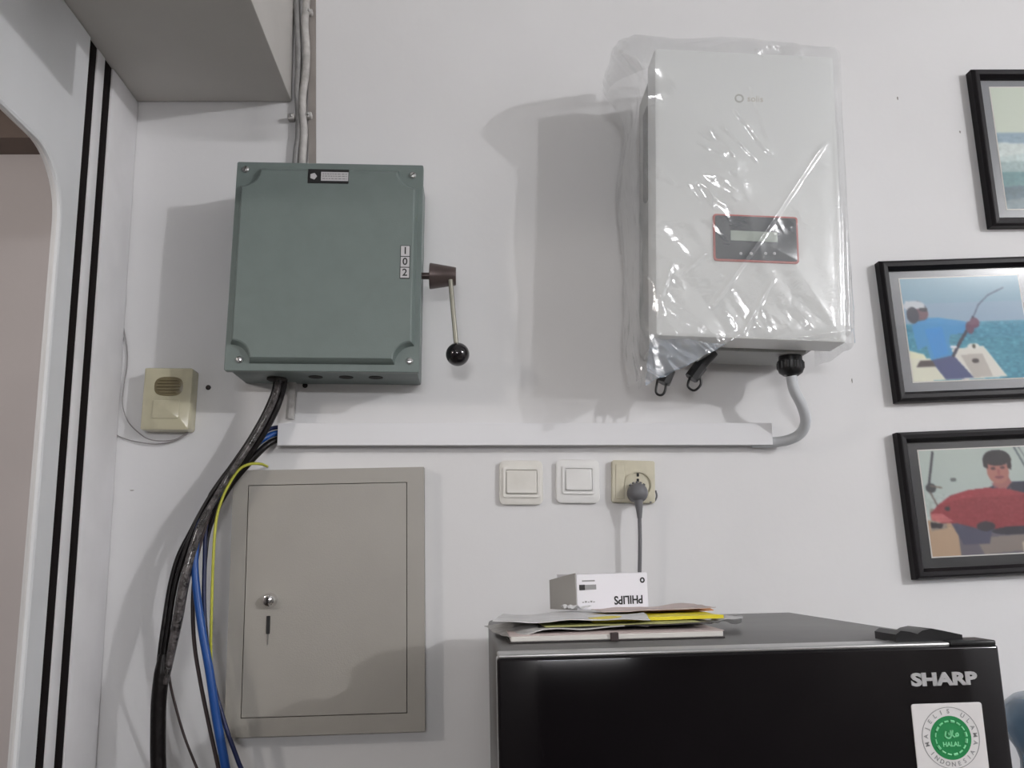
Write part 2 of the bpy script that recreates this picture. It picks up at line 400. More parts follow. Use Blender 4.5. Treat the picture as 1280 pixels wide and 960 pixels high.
# knockouts below
for i, px in enumerate((395, 433, 470)):
    p = L(px, 470, DG * .5)
    ob('knockout', lathe(bmesh.new(), [(.013, 0), (.013, -.0012)], 'Z', 20, (p.x, -DG * .52, -H / 2 + .0042)), gapm, sw)
p = L(347, 470, .05)
ob('cable_gland', lathe(bmesh.new(), [(.018, 0), (.018, -.004), (.014, -.006)], 'Z', 20, (p.x, -.055, -H / 2 + .0045)), gapm, sw, smooth=True)
# name plate
d2 = DG + .0148
q = L(410.5, 220.5, d2)
pl = ob('name_plate', rplate(.0735, .0268, .001, -DG - .0146 + .002, -DG - .0158, .0005, q.x, q.z + 0), black, sw)
q2 = L(418.5, 221, d2); ob('text_field', boxbm(q2.x - .0245, q2.x + .0245, -DG - .0163, -DG - .0157, q2.z - .0085, q2.z + .0085), labelw, pl)
q3 = L(391.8, 220.5, d2); ob('emblem', lathe(bmesh.new(), [(.0068, DG + .0158), (.0062, DG + .0165)], 'Y', 5, (q3.x, 0, q3.z)), labelw, pl)
bm = bmesh.new(); rnd = random.Random(4)
for zz in (.0045, 0.0003, -.0045):
    x = -.022
    while x < .021:
        ww = rnd.uniform(.002, .006)
        box(bm, q2.x + x, q2.x + min(x + ww, .022), -DG - .0166, -DG - .0162, q2.z + zz - .0009, q2.z + zz + .0009); x += ww + .0016
ob('small_print', bm, inkgrey, pl)
# 1 / 0 / 2 position label
qn = L(506.3, 327.5, d2)
nl = ob('position_label', rplate(.0175, .062, .0005, -DG - .0146 + .002, -DG - .0155, .0004, qn.x, qn.z), ink, sw)
for i, ch in enumerate('102'):
    zc = qn.z + .0203 - .0203 * i
    f_ = ob('label_field', boxbm(qn.x - .0077, qn.x + .0077, -DG - .0160, -DG - .0154, zc - .0093, zc + .0093), labelw, nl)
for i, ch in enumerate('102'):
    text('digit', ch, .0185, ink, nl, (qn.x, -DG - .0161, qn.z + .0203 - .0203 * i), bold=.0003)
# lever on the right
dh = 0.075
hz = L(536, 345, dh)
shx = W / 2
ob('shaft', lathe(bmesh.new(), [(.0065, shx - .005), (.0065, shx + .014)], 'X', 16, (0, -dh, hz.z)), bronze, sw, smooth=True)
hx0, hx1 = L(537, 345, dh).x, L(570, 345, dh).x
ob('lever_hub', lathe(bmesh.new(), [(.0235, hx0), (.0245, hx0 + .001), (.0245, hx0 + .003), (.0175, hx1 - .003), (.0165, hx1), (.006, hx1)], 'X', 28, (0, -dh, hz.z)), bronze, sw, smooth=True)
r0, r1 = L(563, 350, dh + .017), L(571, 438, dh + .022)
ob('lever_rod', tube(bmesh.new(), [r0, r1], .0044, 12), rodm, sw, smooth=True)
cb = L(572, 443, dh + .022)
bm = bmesh.new(); bmesh.ops.create_uvsphere(bm, u_segments=28, v_segments=18, radius=.0215, matrix=Matrix.Translation(cb))
ob('ball_knob', bm, blackgl, sw, smooth=True)

# ================================================================== BEIGE CABINET
DB = 0.03
loc, rot, W, H = fit([(289, 587), (530, 585), (531, 915), (283, 922)], DB)
cbx = tag(empty('electrical_cabinet', loc, rot), 'beige-grey metal wall cabinet with small round lock, below the green box', 'cabinet')
L = Loc(cbx)
a = L(309, 606, DB); b = L(510, 603, DB); c = L(508, 889, DB); e = L(302, 901, DB)
x0, x1, z0, z1 = (a.x + e.x) / 2, (b.x + c.x) / 2, (c.z + e.z) / 2, (a.z + b.z) / 2
def rect(x0, x1, z0, z1): return [(x1, z1), (x0, z1), (x0, z0), (x1, z0)]
bm = bmesh.new(); loft(bm, [(rect(-W / 2, W / 2, -H / 2, H / 2), -.0005), (rect(-W / 2, W / 2, -H / 2, H / 2), -DB + .002)], True, False)
ring(bm, rect(-W / 2, W / 2, -H / 2, H / 2), rect(x0, x1, z0, z1), -DB + .012, -DB)
ob('frame', bm, beige, cbx)
ob('gap', boxbm(x0 - .001, x1 + .001, -DB + .011, -DB + .013, z0 - .001, z1 + .001), gapm, cbx)
g = .0013
dr = ob('door', boxbm(x0 + g, x1 - g, -DB + .008, -DB - .0008, z0 + g, z1 - g, .0006), beige, cbx)
k = L(337.5, 750.5, DB)
lk = ob('lock', lathe(bmesh.new(), [(.0135, DB), (.0135, DB + .003), (.0118, DB + .010), (.0095, DB + .014), (.005, DB + .0155), (.0005, DB + .0155)], 'Y', 28, (k.x, 0, k.z)), chrome, cbx, smooth=True)
ob('keyhole', boxbm(k.x - .0008, k.x + .0008, -DB - .0161, -DB - .0154, k.z - .004, k.z + .004), gapm, lk)
k = L(335.5, 781, DB)
ob('handle_slot', rplate(.0062, .031, .001, -DB, -DB - .003, .0004, k.x, k.z), ink, cbx)
bm = tube(bmesh.new(), [Vector((k.x - .0002, -DB - .0015, k.z - .016)), Vector((k.x - .0004, -DB - .0015, k.z - .034))], .0008, 6)
ob('key_shank', bm, zinc, cbx)

# ================================================================== TRUNKING
DT = 0.028
loc, rot, W, H = fit([(347, 527), (965, 532), (966, 558), (347, 553)], DT)
tr_ = tag(empty('cable_trunking', loc, rot), 'long white plastic cable trunking under the inverter and green box', 'trunking')
WT, HT = W, H
bm = bmesh.new()
po = rpoly(W, H, .0015, 2)
box(bm, -W / 2, W / 2, -.002, -.0005, -H / 2, H / 2)
box(bm, -W / 2, W / 2, -DT + .003, -.002, H / 2 - .002, H / 2); box(bm, -W / 2, W / 2, -DT + .003, -.002, -H / 2, -H / 2 + .002)
ob('base_channel', bm, whitep, tr_)
bm = bmesh.new(); box(bm, -W / 2, W / 2, -DT, -DT + .002, -H / 2 - .0012, H / 2 + .0012, .0007)
box(bm, -W / 2, W / 2, -DT + .002, -DT + .008, H / 2 + .0001, H / 2 + .0012); box(bm, -W / 2, W / 2, -DT + .002, -DT + .008, -H / 2 - .0012, -H / 2 - .0001)
ob('cover_lid', bm, whitep, tr_)

# ================================================================== DOOR BELL
DD = 0.034
loc, rot, W, H = fit([(181, 460), (242, 459), (236, 538), (174, 537)], DD)
bl = tag(empty('door_bell', loc, rot), 'yellowed cream door bell box with brown oval grille, left of green box', 'door bell')
L = Loc(bl)
ob('housing', rplate(W, H, .006, -.0005, -DD, .004), bellm, bl, smooth=True)
k = L(211, 483, DD)
def oval(a, b, n=28): return [(k.x + a * abs(math.cos(t)) ** .7 * math.copysign(1, math.cos(t)), k.z + b * abs(math.sin(t)) ** .7 * math.copysign(1, math.sin(t))) for t in [2 * math.pi * i / n for i in range(n)]]
gr = ob('grille', loft(bmesh.new(), [(oval(.026, .018), -DD + .002), (oval(.026, .018), -DD - .0008), (oval(.0235, .0155), -DD - .0014)]), bellg, bl, smooth=True)
for i in range(5):
    zz = k.z + (i - 2) * .0058; hw = .0215 * math.sqrt(max(0.1, 1 - ((i - 2) / 3.1) ** 2))
    ob('grille_slat', boxbm(k.x - hw, k.x + hw, -DD - .0034, -DD - .0012, zz - .0012, zz + .0012, .0006), bellg, gr)
ob('push_plate', rplate(W * .55, H * .30, .004, -DD + .001, -DD - .0018, .0015, 0, -H * .17), bellm, bl, smooth=True)
tag(wire('bell_wire', [(150, 232, .003), (148.5, 300, .003), (149, 350, .003), (151, 390, .003), (158, 430, .003), (159, 455, .003), (155, 480, .004), (153, 505, .004), (159, 525, .006), (170, 538, .008), (184, 548, .008), (200, 551, .008), (220, 549, .008), (236, 539, .008)], .0011, thinw, 6),
    'thin grey wire dropping down the wall and looping under door bell', 'wire')
tag(wire('bell_wire', [(134, 536, .003), (150, 546, .003), (170, 552, .005), (195, 555, .007), (215, 552, .009), (230, 545, .008), (238, 538, .008)], .0011, thinw, 6),
    'thin grey wire running from the door jamb to bottom of door bell', 'wire')
tag(wire('loose_wire', [(122, 742, .004), (116, 770, .004), (104, 810, .004), (96, 850, .004), (90, 910, .004), (88, 980, .004), (86, 1100, .004)], .0010, thinw, 6), 'thin loose wire low on the wall beside the door jamb', 'wire')
for px, py, lb in ((260.5, 484.5, 'small dark wall hole with screw right of the door bell'), (381.5, 482, 'small dark wall hole with screw just below the green box')):
    c = P(px, py, 0); e = tag(empty('wall_screw', c), lb, 'screw')
    ob('wall_plug', lathe(bmesh.new(), [(.0048, .0004), (.0048, .0015), (.003, .0018)], 'Y', 14), ink, e)
    ob('screw_head', lathe(bmesh.new(), [(.0026, .001), (.0026, .0028), (.0008, .0034)], 'Y', 10), cab_brown, e)
# small chips in the paint
for i, (px, py, sx, sz, lb) in enumerate(((1122, 123, .0015, .004, 'small grey paint chip high on wall between inverter and top picture'), (1200, 165, .0015, .003, 'small grey paint chip beside the top picture frame'),
                           (1065, 476, .001, .005, 'thin reddish chip on wall right of the inverter gland'), (165, 613, .004, .001, 'small grey scratch on wall below the door bell'))):
    c = P(px, py, 0); bm = loft(bmesh.new(), [([(c.x + sx * math.cos(t) * (1 + .3 * math.sin(3 * t)), c.z + sz * math.sin(t)) for t in [2 * math.pi * j / 9 for j in range(9)]], -.0002),
                                              ([(c.x + sx * .7 * math.cos(t), c.z + sz * .7 * math.sin(t)) for t in [2 * math.pi * j / 9 for j in range(9)]], -.0009)])
    tag(ob('paint_chip', bm, stripm), lb, 'paint chip')

# ================================================================== CABLES
BOT = 1400
def cable(name, pts, r, m, label, **k):
    return tag(wire(name, pts, r, m, **k), label, 'cable', None)
cable('black_cable', [(352, 468, .055), (348, 486, .056), (338, 512, .058), (322, 542, .06), (304, 566, .062), (283, 592, .066), (262, 622, .072), (247, 650, .078), (232, 688, .085), (219, 732, .09), (211, 780, .093), (206, 815, .095), (202, 850, .096)],
      lambda t: .0052 if t < .5 else .0042, cab_black, 'black cable from the green box, outer left edge of the bundle')
cable('black_cable', [(346, 468, .048), (342, 490, .048), (330, 518, .05), (313, 548, .05), (297, 572, .052), (277, 600, .055), (255, 634, .06), (240, 662, .07), (223, 696, .077), (213, 732, .084), (206, 775, .09), (201, 810, .092), (197, 850, .094)],
      .0045, cab_black, 'thin black cable forming the leftmost loop of the bundle')
cable('taped_cable', [(349, 468, .066), (345, 492, .068), (333, 520, .07), (316, 550, .072), (300, 575, .074), (283, 600, .076), (266, 628, .082), (252, 654, .088), (240, 690, .094), (230, 730, .098), (222, 775, .10), (214, 815, .101), (206, 855, .1)],
      lambda t: .0055 + .0032 * max(0, min(1, (t - .5) * 4)) * max(0, min(1, (1.02 - t) * 5)), cab_tape, 'shiny clear-wrapped dark cable inside the black bundle')
cable('black_sleeve', [(205, 818, .095), (202, 842, .096), (198.5, 875, .096), (197.5, 915, .096), (198, 960, .096), (203, 1040, .096), (210, BOT, .09)],
      lambda t: .0085 + .004 * min(1, t * 6), cab_black, 'thick black sleeve hanging at lower left of the bundle')
cable('blue_cable', [(372, 540, .012), (348, 541, .016), (332, 547, .03), (315, 561, .042), (299, 582, .05), (281, 606, .06), (262, 635, .07), (248, 662, .084), (243.5, 700, .09), (246, 740, .092), (253, 790, .094), (262, 840, .095), (271, 900, .095), (282, 960, .095), (300, 1060, .09), (320, BOT, .08)],
      lambda t: .0055 + .002 * min(1, max(0, t * 2.2 - .8)), cab_blue, 'thick bright blue cable from trunking end hanging in front of bundle')
cable('blue_cable', [(372, 534, .012), (348, 534, .014), (334, 538, .02), (319, 551, .03), (303, 572, .038), (286, 600, .04), (268, 632, .046), (258, 655, .06), (256, 700, .065), (255, 750, .07), (258, 800, .074), (266, 850, .076), (281, 905, .078), (299, 955, .078), (330, 1040, .075), (360, BOT, .06)],
      .0038, cab_navy, 'dark navy cable between bright blue cable and yellow wire')
cable('black_cable', [(372, 548, .012), (350, 549, .016), (337, 554, .028), (324, 565, .036), (309, 581, .04), (292, 601, .042), (279, 620, .044), (268, 643, .048), (260, 668, .05), (257, 700, .054), (254, 760, .056), (252, 800, .055)],
      lambda t: .0062 if t < .55 else max(.0025, .0062 - (t - .55) * .012), cab_black, 'thick black cable dropping from the trunking end behind the others')
cable('brown_wire', [(262, 640, .07), (250, 680, .075), (243, 720, .078), (241, 760, .08), (243, 805, .08), (250, 850, .08), (260, 900, .08), (273, 960, .08), (290, 1040, .075), (310, BOT, .06)],
      .0034, cab_brown, 'dark brown wire hanging just left of the bright blue cable')
cable('brown_wire', [(211, 815, .09), (212, 850, .085), (220, 885, .08), (231, 922, .075), (246, 960, .07), (275, 1030, .065), (300, BOT, .06)],
      .0022, cab_brown, 'thin dark wire splitting off the black sleeve towards the right')
cable('yellow_wire', [(334, 583, .010), (326, 580, .035), (313, 580, .06), (300, 586, .066), (288, 602, .07), (277, 625, .074), (270, 652, .076), (266.5, 700, .078), (264.5, 760, .078), (263.5, 810, .078), (264.5, 850, .07), (268, 900, .06), (275, 960, .06), (285, BOT, .06)],
      .0026, cab_yel, 'yellow-green earth wire looping over cabinet corner and hanging down')
cable('black_cable', [(356, 468, .045), (352, 490, .045), (343, 515, .046), (326, 546, .048), (307, 573, .05), (288, 599, .052), (271, 626, .056), (258, 651, .06), (246, 680, .066), (232, 720, .072), (222, 770, .078), (212, 820, .085), (204, 860, .09)],
      lambda t: .007 if t < .5 else max(.003, .007 - (t - .5) * .012), cab_black, 'black cable nearest the wall on right side of the bundle')
# wide cable tie/wrap where the bundle crosses
# ================================================================== SWITCHES AND SOCKET
def wall_switch(corners, rk, label, m):
    DS = .012
    loc, rot, W, H = fit(corners, DS)
    e = tag(empty('light_switch', loc, rot), label, 'switch', 'light switches under the trunking'); L = Loc(e)
    ob('plate', rplate(W, H, .012, -.0005, -DS + .003, .003), m, e, smooth=True)
    a, b = L(rk[0], rk[1], DS), L(rk[2], rk[3], DS); cx, cz, ww, hh = (a.x + b.x) / 2, (a.z + b.z) / 2, abs(b.x - a.x), abs(b.z - a.z)
    ob('inner_frame', ring(bmesh.new(), rpoly(ww + .012, hh + .014, .004, 4, cx, cz), rpoly(ww + .003, hh + .003, .003, 4, cx, cz), -DS + .004, -DS), m, e)
    bm = bmesh.new(); P1 = rpoly(ww, hh, .003, 4, cx, cz)
    loft(bm, [(P1, -DS + .004), (P1, -DS - .001), (rpoly(ww - .003, hh - .003, .002, 4, cx, cz), -DS - .0022)])
    for v in bm.verts:
        if v.co.y < -DS: v.co.y -= (.5 - (v.co.z - cz + hh / 2) / hh) * .004
    ob('rocker', bm, m, e, smooth=True)
wall_switch([(624, 575), (679, 575), (679, 631), (624, 631)], (633, 588, 671, 617), 'light switch with dirty ivory plate, left of the two switches', ivory)
wall_switch([(695, 574), (750, 574), (750, 629), (695, 629)], (707, 586, 740, 613), 'clean white light switch between ivory switch and socket', whitesw)
DS = .013
loc, rot, W, H = fit([(765, 575), (819, 576), (819, 629), (765, 628)], DS)
so = tag(empty('wall_socket', loc, rot), 'yellowed wall socket with grey plug in it', 'socket'); L = Loc(so)
ob('plate', rplate(W, H, .005, -.0005, -DS, .002), yellowed, so, smooth=True)
k = L(798, 606, DS)
ob('socket_ring', ring(bmesh.new(), circ(.026, 32, k.x, k.z), circ(.023, 32, k.x, k.z), -DS + .002, -DS - .003), yellowed, so, smooth=True)
for py in (593.5, 600.5):
    q = L(797.3, py, DS); ob('socket_slot', rplate(.0045, .0065, .001, -DS + .001, -DS - .0008, .0003, q.x, q.z), ink, so)
q = L(775.5, 601, DS); ob('screw', lathe(bmesh.new(), [(.003, DS - .001), (.003, DS + .0006), (.001, DS + .001)], 'Y', 10, (q.x, 0, q.z)), bellg, so)
ob('side_cover', rplate(.017, H * .84, .003, -DS + .002, -DS - .0016, .001, L(775, 600, DS).x, 0), yellowed, so, smooth=True)
bm = tube(bmesh.new(), catmull([L(819.5, 613, .008), L(821, 620, .008), L(818.5, 626, .009), L(812, 628, .013)], 5), .0016, 6)
ob('wire_hook', bm, greycord, so, smooth=True)
pg = tag(empty('power_plug', P(797.5, 615, 0)), 'grey round power plug with cord hanging to behind the fridge', 'plug'); L = Loc(pg)
k = L(797.5, 616, .03)
ob('plug_body', lathe(bmesh.new(), [(.018, DS), (.0185, DS + .006), (.0185, DS + .018), (.0165, DS + .026), (.011, DS + .032), (.003, DS + .034)], 'Y', 24, (k.x, 0, k.z)), greycord, pg, smooth=True)
bm = bmesh.new()
for i in range(5):
    aa = math.radians(50 + i * 20)
    tube(bm, [Vector((k.x + .014 * math.cos(aa), -DS - .012, k.z + .014 * math.sin(aa))), Vector((k.x + .0215 * math.cos(aa), -DS - .012, k.z + .0215 * math.sin(aa)))], .0025, 8)
ob('grip_ridge', bm, greycord, pg, smooth=True)
bm = tube(bmesh.new(), catmull([L(798, 625, .037), L(799, 636, .037), L(799.5, 648, .036)]), lambda t: .0085 - .0045 * t, 12)
ob('strain_relief', bm, greycord, pg, smooth=True)
bm = tube(bmesh.new(), catmull([L(799.4, 644, .036), L(800, 680, .036), L(799.5, 720, .034), L(799, 770, .032), L(799, 900, .03), L(800, BOT, .03)]), .0036, 10)
ob('cord', bm, greycord, pg, smooth=True)

# ================================================================== INVERTER
DI = 0.20
loc, rot, W, H = fit([(818, 61), (1042, 69), (1059, 430), (820, 418)], DI)
inv = tag(empty('solar_inverter', loc, rot), 'white solar inverter with small display, wrapped in clear plastic', 'inverter')
LI = Loc(inv); WI, HI = W, H
cover = bmesh.new()
loft(cover, [(rpoly(W, H, .006, 4), -.135), (rpoly(W, H, .006, 4), -DI + .006), (rpoly(W - .003, H - .003, .005, 4), -DI + .0015), (rpoly(W - .012, H - .012, .004, 4), -DI)])
ob('front_cover', cover, inv_m, inv, smooth=True)
ob('chassis', boxbm(-W / 2 + .006, W / 2 - .03, -.136, -.012, -H / 2 + .004, H / 2 - .012, .004), inv_s, inv, smooth=True)
ob('mounting_bracket', boxbm(-W / 2 + .04, W / 2 - .06, -.012, -.0005, -H / 2 + .06, H / 2 - .06, .001), zinc, inv)
a = LI(800, 132, .12); b = LI(802, 246, .12)
ob('side_handle', boxbm(-W / 2 - .0015, -W / 2 + .008, -.128, -.085, b.z, a.z, .006, 3), inv_d, inv, smooth=True)
# display
a, c = LI(891, 267, DI + .002), LI(999, 330, DI + .002); cx, cz, ww, hh = (a.x + c.x) / 2, (a.z + c.z) / 2, c.x - a.x, a.z - c.z
redm = mat('red_trim', (0.50, 0.10, 0.085), 0.4)
scr = mat('display_glass', (0.035, 0.045, 0.055), 0.10, spec=0.8)
lcd = mat('lcd_grey_green', (0.42, 0.48, 0.42), 0.25)
dp = ob('display_panel', rplate(ww, hh, .006, -DI + .001, -DI - .003, .001, cx, cz), redm, inv, smooth=True)
ob('display_glass', rplate(ww - .007, hh - .007, .004, -DI, -DI - .0042, .0005, cx, cz), scr, dp, smooth=True)
a, c = LI(913, 288, DI + .004), LI(972, 303, DI + .004)
ob('lcd_screen', boxbm(a.x, c.x, -DI - .0048, -DI - .003, c.z, a.z, .0005), lcd, dp)
for px in (926, 939, 957, 968):
    q = LI(px, 317, DI + .004); ob('button', lathe(bmesh.new(), [(.0028, DI + .004), (.0026, DI + .0052), (.001, DI + .0056)], 'Y', 12, (q.x, 0, q.z)), labelw, dp, smooth=True)
# faint logo: small ring and word
q = LI(924, 123, DI)
lg = mat('faint_grey_print', (0.50, 0.50, 0.46), 0.5); lg2 = mat('faint_orange_print', (0.60, 0.56, 0.48), 0.5)
ob('logo_ring', ring(bmesh.new(), circ(.0085, 24, q.x, q.z), circ(.0055, 24, q.x, q.z), -DI + .0005, -DI - .0006), lg, inv)
q = LI(944, 124, DI); text('logo_lettering', 'solis', .017, lg2, inv, (q.x, -DI - .0004, q.z))
# underside fittings
q = LI(988, 452, .10)
def under(x, d, prof, m, n=24, name='gland'):
    return ob(name, lathe(bmesh.new(), prof, 'Z', n, (x, -d, 0)), m, inv, smooth=True)
gx, gz = q.x, q.z
g_ = under(gx, .10, [(.010, gz + .02), (.019, gz + .018), (.021, gz + .008), (.021, gz + .001), (.0235, gz), (.0235, gz - .014), (.021, gz - .021), (.014, gz - .026)], black, 24, 'cable_gland')
bm = bmesh.new()
for i in range(12):
    aa = 2 * math.pi * i / 12; tube(bm, [Vector((gx + .0232 * math.cos(aa), -.10 + .0232 * math.sin(aa), gz - .002)), Vector((gx + .0232 * math.cos(aa), -.10 + .0232 * math.sin(aa), gz - .014))], .0018, 6)
ob('grip_ridge', bm, black, g_, smooth=True)
q = LI(927, 437, .13); ob('bottom_switch', lathe(bmesh.new(), [(.012, q.z + .008), (.012, q.z - .001), (.009, q.z - .003)], 'Z', 6, (q.x, -.12, 0)), inv_s, inv)
ob('bottom_plate', boxbm(-W / 2 + .012, W / 2 - .045, -.128, -.02, -H / 2 - .004, -H / 2 + .006, .002), inv_s, inv)
# DC connectors
def seg_tube(p, q, r, m, name, parent=inv, n=10): return ob(name, tube(bmesh.new(), [p, q], r, n), m, parent, smooth=True)
def connector(pts, loop):
    o = ob('dc_connector', tube(bmesh.new(), [LI(*pts[0]), LI(*pts[1])], .0095, 12), black, inv, smooth=True)
    ob('connector_collar', tube(bmesh.new(), [LI(*pts[1]), LI(*pts[2])], .0125, 8), black, o)
    ob('locking_loop', tube(bmesh.new(), catmull([LI(*p) for p in loop], 5), .0022, 8), black, o, smooth=True)
connector([(892, 440, .12), (876, 457, .12), (864, 473, .12)], [(862, 472, .118), (860, 483, .118), (868, 488, .118), (876, 480, .118), (874, 466, .118)])
connector([(845, 438, .10), (836, 462, .10), (829, 479, .10)], [(822, 474, .1), (820, 490, .1), (826, 494, .1), (831, 489, .1), (833, 474, .1)])
# outgoing conduit
tag(ob('grey_conduit', tube(bmesh.new(), catmull([P(989, 470, .10), P(993, 488, .097), (P(1002, 506, .085)), P(1007, 525, .068), P(1002, 540, .05), P(988, 549, .034), P(966, 553, .018), P(940, 553, .014)], 8), .0098, 16), conduitm, smooth=True),
    'light grey flexible conduit curving from inverter gland to trunking end', 'conduit')

# ------------------------------------------------------------------ plastic bag
def fbm(v, o=4): return noise.fractal(v, 1.0, 2.0, o)
def rid(v): return 1 - abs(noise.noise(v)) * 2
CREASE = [((1026, 183), (955, 290), .0055, .0040), ((955, 290), (888, 385), .0055, .0036), ((962, 352), (925, 420), .0045, .0036), ((925, 420), (880, 445), .004, .004),
          ((1041, 120), (1043, 260), .0045, .004), ((1043, 260), (1046, 425), .004, .004), ((1052, 260), (1057, 420), .004, .003), ((1060, 415), (955, 432), .006, .005), ((900, 160), (942, 205), .004, .004), ((915, 140), (958, 195), .004, .004), ((885, 160), (915, 200), .004, .003),
          ((935, 110), (962, 195), .0028, .004), ((840, 330), (825, 375), .004, .004), ((880, 320), (850, 345), .003, .003)]
cre = []
for a_, b_, h_, w_ in CREASE:
    a3, b3 = LI(*a_, DI + .006), LI(*b_, DI + .006); cre.append((Vector((a3.x, a3.z)), Vector((b3.x, b3.z)), h_, w_))
bigc = LI(905, 205, DI + .006)
CR = [(LI(*p, DI + .006), a, b, k) for p, a, b, k in (((905, 210), .045, .075, 5.0), ((985, 296), .022, .03, 3.0), ((985, 66), .07, .016, 5.0), ((838, 350), .022, .06, 1.8), ((975, 405), .05, .02, 1.0))]
NU, NV = 420, 300
verts = []; faces = []
a_, bq = WI / 2 + .012, (DI - .02) / 2 + .017
yc = -(.02 + DI) / 2
def per(u):
    # perimeter parameter: start back-left, run left side, front, right side; superellipse, n=7
    t = math.pi * (1.12 + u * 0.0) ; ang = math.radians(152) + u * math.radians(236)
    c, s = math.cos(ang), math.sin(ang); n = 2 / 9
    return a_ * math.copysign(abs(c) ** n, c), yc + bq * math.copysign(abs(s) ** n, s)
# resample perimeter by length
raw = [per(i / 3000) for i in range(3001)]
acc = [0]
for i in range(3000): acc.append(acc[-1] + math.dist(raw[i], raw[i + 1]))
def at_len(u):
    Lh = u * acc[-1]; return float(np.interp(Lh, acc, RX)), float(np.interp(Lh, acc, RY))
RX = [p[0] for p in raw]; RY = [p[1] for p in raw]
per_pts = [at_len(i / (NU - 1)) for i in range(NU)]
for j in range(NV):
    v = j / (NV - 1)
    for i in range(NU):
        x, y = per_pts[i]
        xr = x / a_
        # lower hem: hangs lower on the left
        drop = .002 + .072 * max(0, min(1, (-.12 - xr) / .75)) ** 1.1
        if y > -.12: drop *= .8
        drop += .006 * noise.noise(Vector((x * 30, y * 30, 3)))
        zb = -HI / 2 - drop; zs = HI / 2 + .004
        if v < .84:
            z = zb + (zs - zb) * v / .84; k = 1.0; top = 0
        else:
            top = (v - .84) / .16
            k = math.cos(top * math.pi / 2) ** .55 if top < 1 else 0.0
            z = zs + .026 * math.sin(top * math.pi / 2)
        px_, py_ = x * (1 if top == 0 else (k * .75 + .25 * 1)), yc + (y - yc) * k
        if top > 0:
            px_ = x * (k * .55 + .45) - .03 * top * max(0, -xr)
        # bulges on the left and top-left
        lf = max(0, -xr) ** 6
        zt_ = (z / HI)
        bul = .014 + .052 * math.exp(-((zt_ - .47) / .085) ** 2) + .012 * math.exp(-((zt_ - .1) / .15) ** 2)
        px_ -= lf * bul * (1 - .1 * top)
        if lf > .05: py_ -= .045 * math.exp(-((zt_ - .42) / .1) ** 2) * lf
        rt = max(0, xr) ** 8; px_ += rt * .004
        z += .008 * math.sin(top * math.pi / 2) * math.sin(px_ * 25 + 2.0)
        # gather at the bottom left
        if z < -HI / 2:
            g2 = (-HI / 2 - z) / .07; px_ += g2 * .012 * lf; py_ += g2 * .02 * (1 if y < yc else -.2)
        # wrinkles
        V3 = Vector((px_, py_, z))
        dirn = Vector((px_ * .8 / a_ ** 1 * (abs(xr) ** 6), (-1 if y < yc else .5), .25 * top)).normalized()
        q1 = Vector((px_ * 7 + z * 4, z * 3.2 - px_ * 2, py_ * 8))
        warp = noise.noise(q1 * .6) * .9
        d = .0045 * fbm(q1 + Vector((warp, 0, 0)), 3)
        cr = sum(k * math.exp(-((px_ - p.x) / a) ** 2 - ((z - p.z) / b) ** 2) for p, a, b, k in CR) if y < yc or top > 0 else 0
        edge = .12 + lf * 1.6 + top * 1.4 + .9 * max(0, (-.36 - zt_) * 8) + cr + .5 * math.exp(-(((px_ + .09) / .05) ** 2)) * (1 if z < 0 else .5)
        q2 = Vector((px_ * 19 + z * 10, z * 8 - px_ * 4, py_ * 20 + 5))
        d += .0030 * edge * (rid(q2 + Vector((warp * 2, warp, 0))) - .5)
        d += .0007 * edge * (rid(q2 * 2.7 + Vector((warp * 3, 0, warp))) - .5)
        if y < yc - bq * .8 and top == 0 or top < .3:
            P2 = Vector((px_, z))
            for A2, B2, h2, w2 in cre:
                ab = B2 - A2; t = max(0, min(1, (P2 - A2).dot(ab) / ab.length_squared)); ds = (P2 - A2 - ab * t).length
                if ds < w2 * 3: d += h2 * 1.0 * math.exp(-(ds / w2) ** 2) * min(1, 8 * min(t + .05, 1.05 - t))
        V3 += dirn * (d + .003)
        if y < yc - bq * .9 and top == 0 and V3.y > -DI - .006: V3.y = -DI - .006 + (V3.y + DI + .006) * .08
        verts.append(V3)
for j in range(NV - 1):
    for i in range(NU - 1):
        k0 = j * NU + i; faces.append((k0, k0 + 1, k0 + 1 + NU, k0 + NU))
me = bpy.data.meshes.new('plastic_bag'); me.from_pydata([tuple(v) for v in verts], [], faces); me.update()
bag = link('plastic_bag', me, film, None, True)
bag.location = inv.location; bag.rotation_euler = inv.rotation_euler
tag(bag, 'crinkled clear plastic bag pulled over the solar inverter', 'plastic bag')
# folded-over loose flap hanging at the bottom left
fv = []; ff = []; A0, B0, C0, D0 = LI(812, 420, .17), LI(905, 432, .185), LI(868, 452, .17), LI(806, 483, .15)
nU, nV = 70, 50
for j in range(nV):
    for i in range(nU):
        u, v = i / (nU - 1), j / (nV - 1)
        p = (A0 * (1 - u) + B0 * u) * (1 - v) + (D0 * (1 - u) + C0 * u) * v
        q = Vector((p.x * 22 + p.z * 28, p.z * 12, 9))
        p = p + Vector((0, -.010 * rid(q) - .003 * rid(q * 2.6), .003 * noise.noise(q * 1.3)))
        fv.append(tuple(p))
for j in range(nV - 1):
    for i in range(nU - 1):
        k0 = j * nU + i; ff.append((k0, k0 + 1, k0 + 1 + nU, k0 + nU))
me = bpy.data.meshes.new('bag_flap'); me.from_pydata(fv, [], ff); me.update()
fl = link('bag_flap', me, film2, bag, True)

